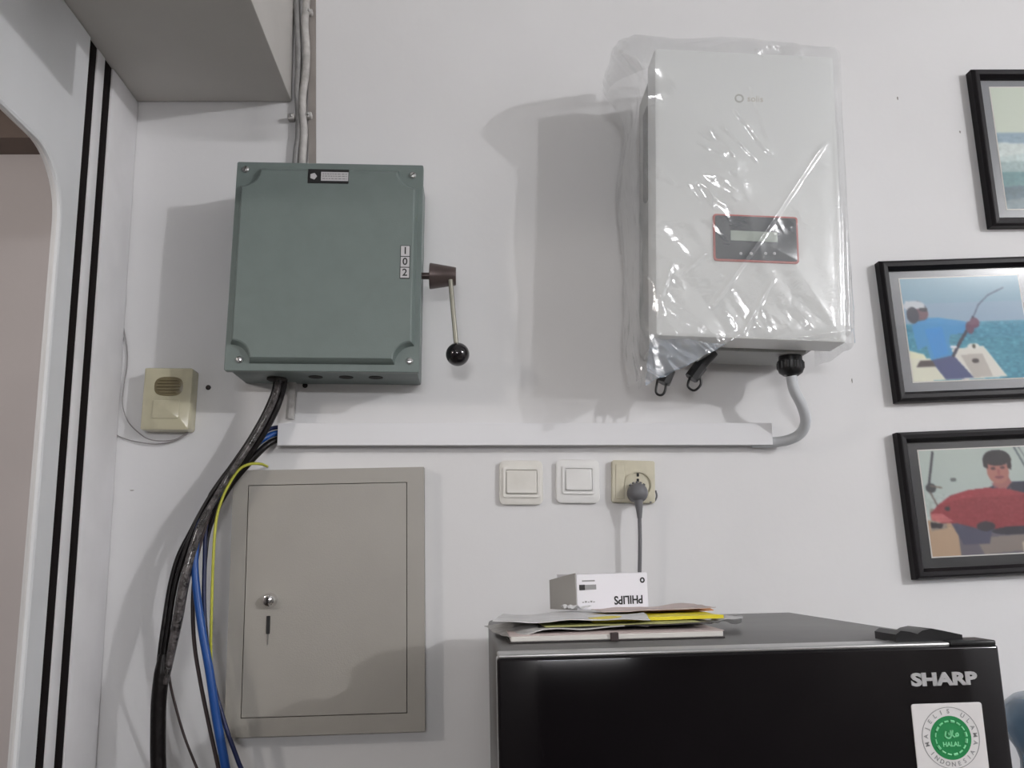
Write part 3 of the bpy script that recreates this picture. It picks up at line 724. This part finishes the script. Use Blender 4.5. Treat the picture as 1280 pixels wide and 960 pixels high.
# ================================================================== FRIDGE
DF = 0.707
ftl, ftr = P(621, 815, DF), P(1248, 805, DF)
FZ = (ftl.z + ftr.z) / 2; FX0, FX1 = ftl.x, ftr.x; FW = FX1 - FX0
fr = tag(empty('refrigerator', ((FX0 + FX1) / 2, -(DF + .07) / 2, 0)), 'black glossy two-door refrigerator with grey top under the pictures and socket', 'refrigerator')
ox, oy = fr.location.x, fr.location.y
def fx(bm):
    for v in bm.verts: v.co.x -= ox; v.co.y -= oy
    return bm
ob('body', fx(boxbm(FX0 + .001, FX1 - .001, -DF + .055, -.07, .03, FZ - .003, .006, 3)), fr_grey, fr, smooth=True)
zsplit = FZ - .42
ob('door_gasket', fx(boxbm(FX0 + .008, FX1 - .008, -DF + .042, -DF + .056, .06, FZ - .01)), black, fr)
frz = ob('freezer_door', fx(boxbm(FX0, FX1, -DF, -DF + .043, zsplit + .004, FZ - .004, .003, 3)), fr_black, fr, smooth=True)
ob('top_edge_trim', fx(boxbm(FX0 + .001, FX1 - .052, -DF + .002, -DF + .043, FZ - .0045, FZ, .0018, 3)), fr_edge, frz, smooth=True)
ob('top_edge_cap', fx(boxbm(FX1 - .0515, FX1 - .001, -DF + .002, -DF + .043, FZ - .0045, FZ + .001, .0018, 3)), black, frz, smooth=True)
ob('fridge_door', fx(boxbm(FX0, FX1, -DF, -DF + .043, .06, zsplit - .004, .003, 3)), fr_black, fr, smooth=True)
for sx in (FX0 + .05, FX1 - .05):
    for sy in (-DF + .1, -.12):
        ob('foot', lathe(bmesh.new(), [(.018, 0), (.018, .02), (.008, .032)], 'Z', 14, (sx - ox, sy - oy, 0)), black, fr, smooth=True)
# hinge cover: flat arm and rounded cap on top right
h0 = PZ(1114, 800, FZ + .006); h1 = PZ(1196, 801, FZ + .006)
hy = -DF + .03
hx0, hx1 = P(1114, 797, DF - .03).x, P(1196, 797, DF - .03).x
bm = bmesh.new()
prof = [(0, 0), (0, .009), (.006, .013), (.016, .0115), (.024, .009), (.030, .0125), (.040, .0145), (.052, .012), (hx1 - hx0, .007), (hx1 - hx0, 0)]
A = [bm.verts.new((hx0 + a, hy - .012, FZ - .001 + b)) for a, b in prof]; B = [bm.verts.new((hx0 + a + .004, hy + .05, FZ - .001 + b * .9)) for a, b in prof]
bm.faces.new(A); bm.faces.new(B)
for i in range(len(A)): bm.faces.new((A[i], A[(i + 1) % len(A)], B[(i + 1) % len(A)], B[i]))
ob('hinge_cover', fx(bm), black, fr, smooth=True)
# brand lettering
c = P(1180, 849.5, DF + .001)
text('lettering', 'SHARP', .0172, silver, frz, (c.x - ox, -DF - .0006 - oy, c.z), bold=.0009, sx=1.38, ext=.0006)
# sticker
q = P(1187, 932, DF + .0008); sxw = P(1231, 932, DF).x - P(1142, 932, DF).x
tl_ = P(1142, 880, DF); hst = .098
stz = tl_.z - hst / 2; stx = P(1187.5, 925, DF).x
stk = ob('halal_sticker', fx(rplate(sxw, hst, .003, -DF + .0002, -DF - .0008, .0003, stx, stz)), mat('sticker_white', (0.78, 0.76, 0.76), 0.4), frz)
cc = P(1188, 922, DF); grn = mat('sticker_green', (0.015, 0.25, 0.075), 0.45); lgrn = mat('sticker_light_green', (0.25, 0.72, 0.38), 0.45)
ob('ring_line', fx(ring(bmesh.new(), circ(.0308, 48, cc.x, cc.z), circ(.0302, 48, cc.x, cc.z), -DF, -DF - .0011)), inkgrey, stk)
ob('green_disc', fx(loft(bmesh.new(), [(circ(.0218, 48, cc.x, cc.z), -DF), (circ(.0218, 48, cc.x, cc.z), -DF - .0011)])), grn, stk)
items = []
def arc_text(s, r, a_mid, span, size, flip=False, mlist=items):
    for i, ch in enumerate(s):
        if ch == ' ': continue
        f = (i / (len(s) - 1) - .5) * span
        a = math.radians(a_mid - f) if not flip else math.radians(a_mid + f)
        rotz = (a - math.pi / 2) if not flip else (a + math.pi / 2)
        mlist.append((ch, size, (cc.x + r * math.cos(a) - ox, -DF - .0011 - oy, cc.z + r * math.sin(a)), (math.pi / 2, -rotz, 0), .00005, 1))
# rotation of a glyph about Y must follow the text's own plane
def glyph_arc(s, r, a_mid, span, size, flip, m, name):
    bm = bmesh.new()
    for i, ch in enumerate(s):
        if ch == ' ': continue
        f = (i / (len(s) - 1) - .5) * span
        a = math.radians(a_mid - f) if not flip else math.radians(a_mid + f)
        rz = (a - math.pi / 2) if not flip else (a + math.pi / 2)
        o = text('tmp', ch, size, None, None, (0, 0, 0), (0, 0, 0), .00008, .0001)
        M = Matrix.Translation((cc.x + r * math.cos(a) - ox, -DF - .0011 - oy, cc.z + r * math.sin(a))) @ Matrix.Rotation(math.pi / 2, 4, 'X') @ Matrix.Rotation(rz, 4, 'Z')
        o.data.transform(M); bm.from_mesh(o.data); me = o.data; bpy.data.objects.remove(o); bpy.data.meshes.remove(me)
    return ob(name, bm, m, stk, fix=False)
glyph_arc('MAJELIS ULAMA', .0262, 90, 205, .0062, False, inkgrey, 'ring_lettering')
glyph_arc('INDONESIA', .0262, 270, 110, .0062, True, inkgrey, 'ring_lettering')
bm = bmesh.new(); rnd = random.Random(8)
for i in range(16):          # scalloped inner ring
    a0 = 2 * math.pi * i / 16 + .06; pp = [Vector((cc.x + .0165 * math.cos(a0 + t), -DF - .0012, cc.z + .0165 * math.sin(a0 + t))) for t in (0, .09, .18, .26)]
    tube(bm, pp, .0009 if i % 3 else .0014, 5)
for arc in ([(-.006, .006), (-.0075, 0), (-.004, -.003), (0, -.001), (0, .007)], [(.003, .007), (.002, .001), (.005, -.002)], [(.006, .001), (.009, .003), (.010, 0), (.006, -.001)], [(-.003, .004), (-.002, .001)]):
    tube(bm, catmull([Vector((cc.x + x * .8, -DF - .0012, cc.z + .002 + z * .8)) for x, z in arc], 4), .0009, 6)
ob('emblem_print', fx(bm), lgrn, stk)
text('lettering', 'HALAL', .0062, lgrn, stk, (cc.x - ox, -DF - .0012 - oy, cc.z - .0065), bold=.0002)

# ================================================================== THINGS ON THE FRIDGE
ZT = FZ - .003
def sheet(name, cx, d, w, dep, rotz, z, th, m, curl=0.0, wav=.0015, seed=0, nx=26, ny=18, lift=None):
    bm = bmesh.new(); R_ = Matrix.Rotation(math.radians(rotz), 3, 'Z'); top = []; bot = []
    for j in range(ny + 1):
        rt, rb = [], []
        for i in range(nx + 1):
            u, v = i / nx - .5, j / ny - .5
            p = R_ @ Vector((u * w, v * dep, 0)) + Vector((0, 0, 0))
            zz = wav * (noise.noise(Vector((u * 4 + seed, v * 4, seed * 1.7))) + 1) + curl * (max(0, abs(u) - .35) / .15) ** 2
            if lift: zz += lift(u, v)
            rt.append(bm.verts.new(p + Vector((0, 0, zz + th)))); rb.append(bm.verts.new(p + Vector((0, 0, zz))))
        top.append(rt); bot.append(rb)
    for j in range(ny):
        for i in range(nx):
            bm.faces.new((top[j][i], top[j][i + 1], top[j + 1][i + 1], top[j + 1][i])); bm.faces.new((bot[j][i], bot[j + 1][i], bot[j + 1][i + 1], bot[j][i + 1]))
    for i in range(nx):
        bm.faces.new((top[0][i], bot[0][i], bot[0][i + 1], top[0][i + 1])); bm.faces.new((top[ny][i], top[ny][i + 1], bot[ny][i + 1], bot[ny][i]))
    for j in range(ny):
        bm.faces.new((top[j][0], top[j + 1][0], bot[j + 1][0], bot[j][0])); bm.faces.new((top[j][nx], bot[j][nx], bot[j + 1][nx], top[j + 1][nx]))
    o = ob(name, bm, m, None, smooth=True, auto=40); o.location = (cx, -d, ZT + z); return o
yellow_p = mat('yellow_paper', (0.80, 0.68, 0.03), 0.5); orange_p = mat('orange_paper', (0.75, 0.30, 0.08), 0.5)
pinkp = mat('pinkish_paper', (0.62, 0.52, 0.50), 0.6, noise_amt=.15); news = mat('newsprint', (0.58, 0.58, 0.57), 0.75, noise_amt=0.25, noise_scale=60)
darkp = mat('dark_folder', (0.04, 0.035, 0.035), 0.5); olive_p = mat('olive_paper', (0.45, 0.45, 0.18), 0.6); cream = mat('cream_pages', (0.72, 0.70, 0.66), 0.7)
nb = tag(empty('notebook', (.172, -.455, ZT)), 'closed notebook with dark covers at the bottom of paper stack', 'notebook')
ob('back_cover', boxbm(-.13, .136, -.095, .095, .0002, .0022, .0006), darkp, nb)
ob('pages', boxbm(-.128, .134, -.094, .093, .0022, .0085, .001), cream, nb)
ob('front_cover', boxbm(-.13, .136, -.093, .095, .0086, .0098, .0004), pinkp, nb)
ob('ribbon', boxbm(-.006, .004, -.0975, -.090, .0005, .0105, .001), cab_brown, nb)
tag(sheet('newspaper', .118, .43, .18, .19, 9, .0108, .0012, news, wav=.003, seed=1, lift=lambda u, v: -.007 * max(0, -u - .28) / .22), 'grey-white folded newsprint sheet drooping at left of paper stack', 'paper')
tag(sheet('folder', .195, .43, .22, .17, -3, .0135, .0012, darkp, wav=.0015, seed=2), 'thin dark folder under the yellow envelope', 'folder')
tag(sheet('olive_sheet', .185, .44, .20, .15, 3, .0155, .001, olive_p, wav=.001, seed=3), 'olive green sheet just under the yellow envelope', 'paper')
tag(sheet('yellow_envelope', .236, .405, .175, .15, 4, .0172, .0042, yellow_p, wav=.0015, seed=4), 'bright yellow envelope in the paper stack', 'envelope')
tag(sheet('white_paper', .132, .42, .20, .18, -6, .0185, .0010, paper, wav=.0035, seed=5, curl=.001), 'creased white paper sheet at left top of the stack', 'paper')
tag(sheet('orange_slip', .283, .35, .12, .06, -8, .0235, .001, orange_p, wav=.001, seed=6), 'orange slip lying behind on the yellow envelope', 'paper')
tag(sheet('pale_sheet', .252, .36, .16, .11, 5, .0245, .0008, pinkp, wav=.003, seed=7, lift=lambda u, v: .004 * max(0, u)), 'pinkish sheet rising to the right behind the yellow envelope', 'paper')
tag(sheet('plastic_wrapper', .325, .41, .085, .09, -12, .003, .0006, film3, wav=.011, seed=11, nx=40, ny=30), 'crumpled translucent plastic wrapper at right end of stack', 'wrapper')
tag(sheet('small_scrap', .148, .345, .035, .03, 20, .0262, .0006, paper, wav=.006, seed=12), 'small crumpled white scrap in front of the carton', 'paper')

# lamp carton, upside down lettering
cz0 = .0275
bx = tag(empty('lamp_carton', (P(754, 760, .30).x, -.30, ZT + cz0), (0, 0, math.radians(22))), 'white bulb carton lying upside down on the paper stack', 'carton')
cw, cdp, chh = .121, .062, P(762, 719, .33).z - P(762, 763, .33).z
cart = mat('white_carton', (0.80, 0.79, 0.83), 0.45); cartg = mat('grey_carton_side', (0.42, 0.41, 0.39), 0.6)
crt = ob('carton_body', boxbm(-cw / 2, cw / 2, -cdp / 2, cdp / 2, 0, chh, .0008), cart, bx)
bm = bmesh.new(); t_ = [(-cw / 2 - .0006, -cdp / 2, 0.0), (-cw / 2 - .0006, -cdp / 2 + .001, chh + .002), (-cw / 2 - .012, cdp / 2, chh - .008), (-cw / 2 - .012, cdp / 2, 0.0)]
V = [bm.verts.new(p) for p in t_]; V2 = [bm.verts.new((p[0] - .0012, p[1], p[2])) for p in t_]
bm.faces.new(V); bm.faces.new(V2)
for i in range(4): bm.faces.new((V[i], V[(i + 1) % 4], V2[(i + 1) % 4], V2[i]))
ob('end_flap', bm, cartg, bx)
yf = -cdp / 2 - .0003
PI = math.pi
text('lettering', 'PHILIPS', .0168, ink, bx, (cw / 2 - .0345, yf, chh * .24), (PI / 2, PI, 0), bold=.0004, sx=.93)
ob('round_emblem', ring(bmesh.new(), circ(.0042, 20, cw / 2 - .009, chh * .78), circ(.0020, 20, cw / 2 - .009, chh * .78), yf + .0004, yf - .0003), ink, bx)
ob('print_bar', boxbm(-cw / 2 + .0045, -cw / 2 + .032, yf - .0002, yf + .0004, chh * .56, chh * .70), inkgrey, bx)
ob('print_bar', boxbm(-cw / 2 + .004, -cw / 2 + .013, yf - .0005, yf + .0004, chh * .555, chh * .705), ink, bx)
ob('print_bar', boxbm(-cw / 2 + .009, -cw / 2 + .030, yf - .0004, yf + .0004, chh * .79, chh * .83), inkgrey, bx)
bm = bmesh.new(); 
for i in range(5): box(bm, -cw / 2 + .008 + i * .0045, -cw / 2 + .011 + i * .0045, yf - .0002, yf + .0003, chh * .2, chh * .2 + .0012 * (1 + i % 2))
ob('small_print', bm, inkgrey, bx)

# ================================================================== PICTURES
def blur(a, k):
    for _ in range(k):
        p = np.pad(a, ((1, 1), (1, 1), (0, 0)), 'edge'); a = (p[:-2, 1:-1] + p[2:, 1:-1] + p[1:-1, :-2] + p[1:-1, 2:] + 2 * a) / 6
    return a
class Canvas:
    def __init__(s, W, H, col): s.W, s.H = W, H; s.a = np.ones((H, W, 3)) * np.array(col) / 255.; s.y, s.x = np.mgrid[0:H, 0:W]; s.x = (s.x + .5) / W; s.y = (s.y + .5) / H
    def put(s, m, col, al=1.0): s.a = s.a * (1 - m[..., None] * al) + np.array(col) / 255. * m[..., None] * al
    def poly(s, pts, col, al=1.0):
        ins = np.zeros(s.x.shape, bool); n = len(pts)
        for i in range(n):
            (x1, y1), (x2, y2) = pts[i], pts[(i + 1) % n]
            if y1 == y2: continue
            c = ((y1 > s.y) != (y2 > s.y)) & (s.x < (x2 - x1) * (s.y - y1) / (y2 - y1) + x1); ins ^= c
        s.put(ins.astype(float), col, al)
    def ell(s, cx, cy, rx, ry, col, al=1.0, rot=0.0):
        X, Y = s.x - cx, s.y - cy; c, q = math.cos(rot), math.sin(rot); s.put((((X * c + Y * q) / rx) ** 2 + ((-X * q + Y * c) / ry) ** 2 < 1).astype(float), col, al)
    def line(s, pts, w, col, al=1.0):
        m = np.zeros(s.x.shape)
        asp = s.H / s.W
        for (x1, y1), (x2, y2) in zip(pts[:-1], pts[1:]):
            dx, dy = x2 - x1, (y2 - y1) * asp; X, Y = s.x - x1, (s.y - y1) * asp
            t = np.clip((X * dx + Y * dy) / (dx * dx + dy * dy + 1e-9), 0, 1); m = np.maximum(m, (np.hypot(X - t * dx, Y - t * dy) < w / 2))
        s.put(m.astype(float), col, al)
    def speck(s, n, amp, y0=0, y1=1, seed=0, sx=3):
        r = np.random.RandomState(seed); f = r.randn(s.H, s.W // sx + 1).repeat(sx, 1)[:, :s.W]; f = blur(f[..., None], 1)[..., 0]
        m = (s.y >= y0) & (s.y < y1); s.a += (f * m * amp / 255.)[..., None]
def lin(a):
    a = np.clip(a, 0, 1); return np.where(a <= .04045, a / 12.92, ((a + .055) / 1.055) ** 2.4)
pm = bpy.data.materials.new('photo_print'); pm.use_nodes = True
at_ = pm.node_tree.nodes.new('ShaderNodeAttribute'); at_.attribute_name = 'ink'
pm.node_tree.links.new(at_.outputs['Color'], pm.node_tree.nodes['Principled BSDF'].inputs['Base Color']); pm.node_tree.nodes['Principled BSDF'].inputs['Roughness'].default_value = .5
def print_mesh(cv, w, h, cx, cz, y, parent):
    H_, W_ = cv.H, cv.W; xs = cx - w / 2 + w * np.arange(W_) / (W_ - 1); zs = cz + h / 2 - h * np.arange(H_) / (H_ - 1)
    X, Z = np.meshgrid(xs, zs); co = np.stack([X, np.full_like(X, y), Z], -1).reshape(-1, 3)
    i = (np.arange(H_ - 1)[:, None] * W_ + np.arange(W_ - 1)[None]).reshape(-1)
    f = np.stack([i, i + W_, i + W_ + 1, i + 1], -1)
    me = bpy.data.meshes.new('photo_print'); me.from_pydata(co.tolist(), [], f.tolist())
    c = np.concatenate([lin(np.clip((blur(cv.a, 3) - .5) * 1.12 + .46, 0, 1)).reshape(-1, 3), np.ones((W_ * H_, 1))], 1).astype(np.float32)
    at = me.color_attributes.new('ink', 'FLOAT_COLOR', 'POINT'); at.data.foreach_set('color', c.ravel())
    return link('photo_print', me, pm, parent)

def pic_angler():
    c = Canvas(190, 150, (140, 172, 192))
    c.put(1 - np.clip(c.y * 2, 0, 1), (150, 180, 190), .5); c.put(((c.y > .25) & (c.y < .44)).astype(float), (160, 178, 198), .6)
    c.put((c.y > .445).astype(float), (75, 150, 175)); c.put((c.y > .6).astype(float), (70, 150, 170), .6); c.speck(0, 14, .45, 1, 2, 5)
    c.poly([(.0, .70), (.12, .74), (.14, .80), (0, .80)], (225, 225, 200)); c.poly([(0, .78), (.3, .78), (.5, .99), (0, 1)], (222, 222, 205))
    c.poly([(.08, .80), (.2, .80), (.2, .86), (.04, .86)], (90, 80, 80)); c.poly([(.32, .70), (.62, .68), (.78, .98), (.4, 1.0)], (222, 220, 212))
    c.poly([(.42, .76), (.60, .75), (.66, .97), (.5, .98)], (190, 185, 178)); c.ell(.535, .82, .03, .02, (70, 60, 60)); c.ell(.535, .68, .05, .03, (225, 225, 220)); c.ell(.54, .68, .015, .02, (90, 90, 80))
    c.poly([(.17, .78), (.36, .76), (.50, .98), (.27, .99), (.20, .86)], (75, 85, 130)); 
    c.poly([(.05, .46), (.14, .40), (.26, .39), (.46, .43), (.56, .46), (.54, .55), (.36, .56), (.34, .62), (.36, .76), (.17, .80), (.15, .66), (.07, .70)], (75, 155, 205)); c.poly([(.15, .5), (.3, .48), (.32, .74), (.2, .78)], (60, 150, 215), .8)
    c.ell(.11, .32, .085, .10, (95, 100, 115)); c.ell(.09, .27, .09, .05, (200, 205, 212)); c.ell(.145, .345, .055, .07, (125, 95, 105)); c.poly([(.02, .22), (.17, .24), (.18, .30), (.02, .30)], (205, 210, 215)); c.ell(.07, .36, .05, .08, (70, 72, 85)); c.poly([(.13, .29), (.2, .30), (.19, .33), (.13, .32)], (50, 50, 60))
    c.line([(.36, .76), (.44, .62), (.52, .50), (.57, .40)], .022, (45, 45, 65)); c.line([(.57, .40), (.63, .28), (.72, .19), (.86, .12)], .008, (75, 85, 110))
    c.ell(.53, .50, .035, .06, (110, 75, 100)); c.ell(.575, .455, .04, .05, (120, 80, 105)); c.ell(.37, .68, .03, .015, (230, 230, 235))
    return c
def pic_fish():
    c = Canvas(190, 150, (178, 190, 188))
    c.put(1 - c.y, (188, 198, 190), .7)
    c.line([(.11, .02), (.05, .32)], .016, (60, 60, 66)); c.ell(.06, .36, .04, .045, (70, 72, 75)); c.line([(.05, .4), (.1, .55)], .012, (110, 100, 95)); c.ell(.24, .29, .022, .02, (95, 100, 100)); c.line([(.06, .34), (.14, .36)], .012, (120, 110, 100))
    c.line([(.74, -.02), (.90, .46)], .014, (100, 110, 115)); c.line([(.78, 0), (.88, .24)], .01, (130, 135, 140)); c.ell(.86, .22, .025, .03, (70, 75, 80))
    c.poly([(0, .66), (.16, .68), (.25, .8), (.24, 1), (0, 1)], (185, 160, 135)); c.poly([(.22, .75), (.9, .75), (.95, 1), (.22, 1)], (110, 105, 115)); c.poly([(.35, .85), (.75, .82), (.8, .97), (.4, 1)], (140, 130, 125)); c.poly([(.18, .7), (.5, .72), (.45, .9), (.25, .9)], (85, 85, 105))
    c.poly([(.70, .9), (.86, .86), (.88, 1), (.70, 1)], (200, 185, 165)); c.poly([(.84, .74), (1, .72), (1, 1), (.86, 1)], (170, 150, 120)); c.poly([(.03, .55), (.16, .58), (.14, .74), (.02, .76)], (150, 140, 130))
    c.poly([(.47, .40), (.58, .34), (.78, .33), (.88, .38), (.90, .55), (.47, .55)], (48, 50, 70)); c.poly([(.54, .36), (.62, .42), (.69, .34), (.66, .26), (.56, .28)], (165, 110, 105)); c.poly([(.53, .33), (.62, .43), (.68, .38), (.66, .44), (.57, .46)], (150, 105, 110), .7)
    c.ell(.595, .225, .085, .125, (175, 120, 110)); c.ell(.60, .10, .105, .075, (42, 36, 42)); c.poly([(.49, .10), (.53, .10), (.52, .20), (.49, .18)], (45, 38, 42)); c.poly([(.67, .10), (.71, .11), (.70, .22), (.675, .2)], (52, 42, 45))
    c.ell(.56, .20, .02, .012, (90, 60, 60)); c.ell(.635, .195, .02, .012, (90, 60, 60)); c.ell(.60, .235, .012, .03, (160, 100, 95)); c.ell(.60, .285, .035, .013, (125, 70, 75))
    c.poly([(.03, .60), (.10, .52), (.20, .44), (.34, .395), (.50, .38), (.66, .40), (.80, .45), (.96, .47), (1, .48), (1, .70), (.9, .72), (.75, .755), (.55, .77), (.36, .75), (.22, .70), (.10, .69), (.03, .66)], (148, 52, 62))
    c.poly([(.10, .52), (.2, .445), (.34, .40), (.5, .385), (.66, .405), (.8, .455), (.6, .47), (.3, .47)], (168, 68, 76), .7); c.poly([(.03, .60), (.12, .60), (.2, .68), (.10, .69), (.03, .66)], (190, 110, 110)); c.ell(.165, .56, .022, .022, (80, 25, 40)); c.ell(.165, .56, .012, .012, (40, 15, 25))
    c.speck(0, 8, .42, .75, 5, 3); c.ell(.44, .74, .07, .045, (60, 50, 62)); c.ell(.70, .79, .22, .04, (50, 48, 62)); c.ell(.96, .63, .06, .055, (75, 65, 80)); c.poly([(.02, .68), (.12, .70), (.1, .74), (.02, .73)], (60, 55, 60))
    return c
def pic_sea():
    c = Canvas(190, 150, (205, 213, 200)); c.put(((c.y > .38)).astype(float), (150, 172, 185)); c.put((c.y > .50).astype(float), (195, 210, 208)); c.poly([(0, .46), (1, .50), (1, .62), (.5, .66), (.2, .55), (0, .58)], (205, 215, 212)); c.poly([(0, .62), (.4, .60), (1, .66), (1, .78), (0, .74)], (165, 185, 185))
    c.poly([(0, .70), (.5, .70), (1, .74), (1, 1), (0, 1)], (105, 145, 148)); c.poly([(0, .82), (.4, .80), (1, .86), (1, 1), (0, 1)], (85, 112, 122)); c.poly([(0, .93), (.35, .87), (.9, .9), (.5, 1), (0, 1)], (120, 140, 146)); c.speck(0, 10, .4, 1, 9, 4)
    c.ell(.3, .62, .10, .04, (220, 226, 224)); c.ell(.62, .58, .12, .03, (215, 222, 222)); return c
def picture(tl, bl, width, hgt_d, cv, matcol, label, m0, group='fishing photographs on the right wall', tilt=None, mx=.042, mt=.036, mb=.040):
    d = .026
    A_, B_ = P(*tl, d), P(*bl, d); H = (A_ - B_).length
    th = math.atan2(A_.x - B_.x, A_.z - B_.z)
    if tilt is not None: th = tilt
    mid = (A_ + B_) / 2; W = width
    xd = Vector((math.cos(th), 0, -math.sin(th)))
    c = mid + xd * (W / 2)
    e = tag(empty('framed_photograph', (c.x, 0, c.z), (0, th, 0)), label, 'picture', group)
    bm = bmesh.new(); R4 = lambda i: [(W / 2 - i, H / 2 - i), (-W / 2 + i, H / 2 - i), (-W / 2 + i, -H / 2 + i), (W / 2 - i, -H / 2 + i)]
    rings = [(R4(0), -.0005), (R4(0), -.019), (R4(.0035), -.0255), (R4(.006), -.0260), (R4(.0135), -.0255), (R4(.0195), -.0155), (R4(.0195), -.004)]
    loft(bm, rings, True, False)
    ob('frame', bm, frame_m, e)
    ob('mat_board', boxbm(-W / 2 + .0190, W / 2 - .0190, -.0095, -.004, -H / 2 + .0190, H / 2 - .0190), m0, e)
    pw, ph = W - 2 * mx, H - mt - mb; pz = (mb - mt) / 2
    ob('print_border', boxbm(-pw / 2 - .0022, pw / 2 + .0022, -.0100, -.0092, pz - ph / 2 - .0022, pz + ph / 2 + .0022), cream, e)
    print_mesh(cv, pw, ph, 0, pz, -.0103, e)
    ob('glass_pane', boxbm(-W / 2 + .0193, W / 2 - .0193, -.0122, -.0112, -H / 2 + .0193, H / 2 - .0193), glass, e)
mg1 = mat('mat_grey', (0.235, 0.245, 0.26), 0.35); mg2 = mat('mat_dark_grey', (0.04, 0.042, 0.045), 0.3); mg3 = mat('mat_mid_grey', (0.20, 0.205, 0.22), 0.3)
picture((1221, 85), (1237, 281), .36, 0, pic_sea(), None, 'black-framed photo of white sea surf with grey mat, top of the three', mg1, tilt=-.004)
picture((1103, 325), (1121, 502), .325, 0, pic_angler(), None, 'black-framed photo of angler in blue shirt with bent rod, middle one', mg3, tilt=-.026)
picture((1124, 540), (1146, 725), .335, 0, pic_fish(), None, 'black-framed photo of dark-haired man holding large red fish, lowest one', mg2, tilt=-.024)

# ================================================================== WATER DISPENSER right of the fridge
wx = P(1267, 893, .27); bz = P(1290, 873, .27).z; rb = .135
wd = tag(empty('water_dispenser', (wx.x + rb, -.27, 0)), 'water dispenser stand right of the fridge carrying a blue water bottle', 'dispenser')
hb = bz - .36
ob('cabinet', boxbm(-.15, .15, -.15, .15, 0, hb, .012, 3), whitep, wd, smooth=True)
ob('drip_tray', boxbm(-.1, .1, -.19, -.149, hb * .55, hb * .55 + .02, .004), greycord, wd)
for sx in (-.05, .05): ob('tap', lathe(bmesh.new(), [(.012, .15), (.012, .175), (.008, .18)], 'Y', 14, (sx, 0, hb * .8)), black, wd, smooth=True)
bot = tag(empty('water_bottle', (wx.x + rb, -.27, hb)), 'blue water bottle upside down, edge showing right of the fridge', 'bottle')
bmt = mat('blue_bottle_plastic', (0.13, 0.25, 0.38), 0.2, trans=.35, noise_amt=.1)
H0 = .36
prof = [(.028, .0005), (.028, .03), (.06, .05), (.11, .08), (.132, .10), (rb, .12), (rb, .17), (.128, .185), (.117, .195), (.120, .208), (.126, .222), (rb, .235), (.1365, .262)]
prof = [(.028, .0005), (.028, .02), (.07, .04), (.12, .07), (.133, .09), (.135, .13), (.133, .17), (.127, .205), (.123, .222), (.117, .245), (.116, .262), (.120, .278), (.130, .295), (.1345, .312), (.134, .33), (.128, .347), (.117, .356), (.10, .36), (.05, .357)]
ob('bottle_body', lathe(bmesh.new(), prof, 'Z', 40), bmt, bot, smooth=True)
ob('bottle_cap', lathe(bmesh.new(), [(.031, .0003), (.031, .016)], 'Z', 24), whitep, bot)

# ================================================================== LAMP OUT OF FRAME, ADDED FILL HOUSING
lp = tag(empty('pendant_lamp', (LAMP.x, LAMP.y, CZ)), 'bare bulb pendant hanging from the ceiling, outside the photo', 'lamp')
ob('ceiling_rose', lathe(bmesh.new(), [(.045, 0), (.045, -.015), (.02, -.03)], 'Z', 20), whitep, lp, smooth=True)
ob('cord', tube(bmesh.new(), [Vector((0, 0, -.02)), Vector((0, 0, LAMP.z - CZ + .10))], .003, 8), whitep, lp)
ob('bulb_holder', lathe(bmesh.new(), [(.018, LAMP.z - CZ + .11), (.02, LAMP.z - CZ + .06), (.02, LAMP.z - CZ + .055)], 'Z', 16), whitep, lp, smooth=True)
tl2 = tag(empty('fill_housing', (-0.3, -5.0, 2.30)), 'added housing for the fill light behind the camera, outside the photo', 'lamp')  # unseen housing, added to go with the fill light
ob('housing_shell', boxbm(-.62, .62, .0005, .05, -.055, .055, .004), whitep, tl2, smooth=True)
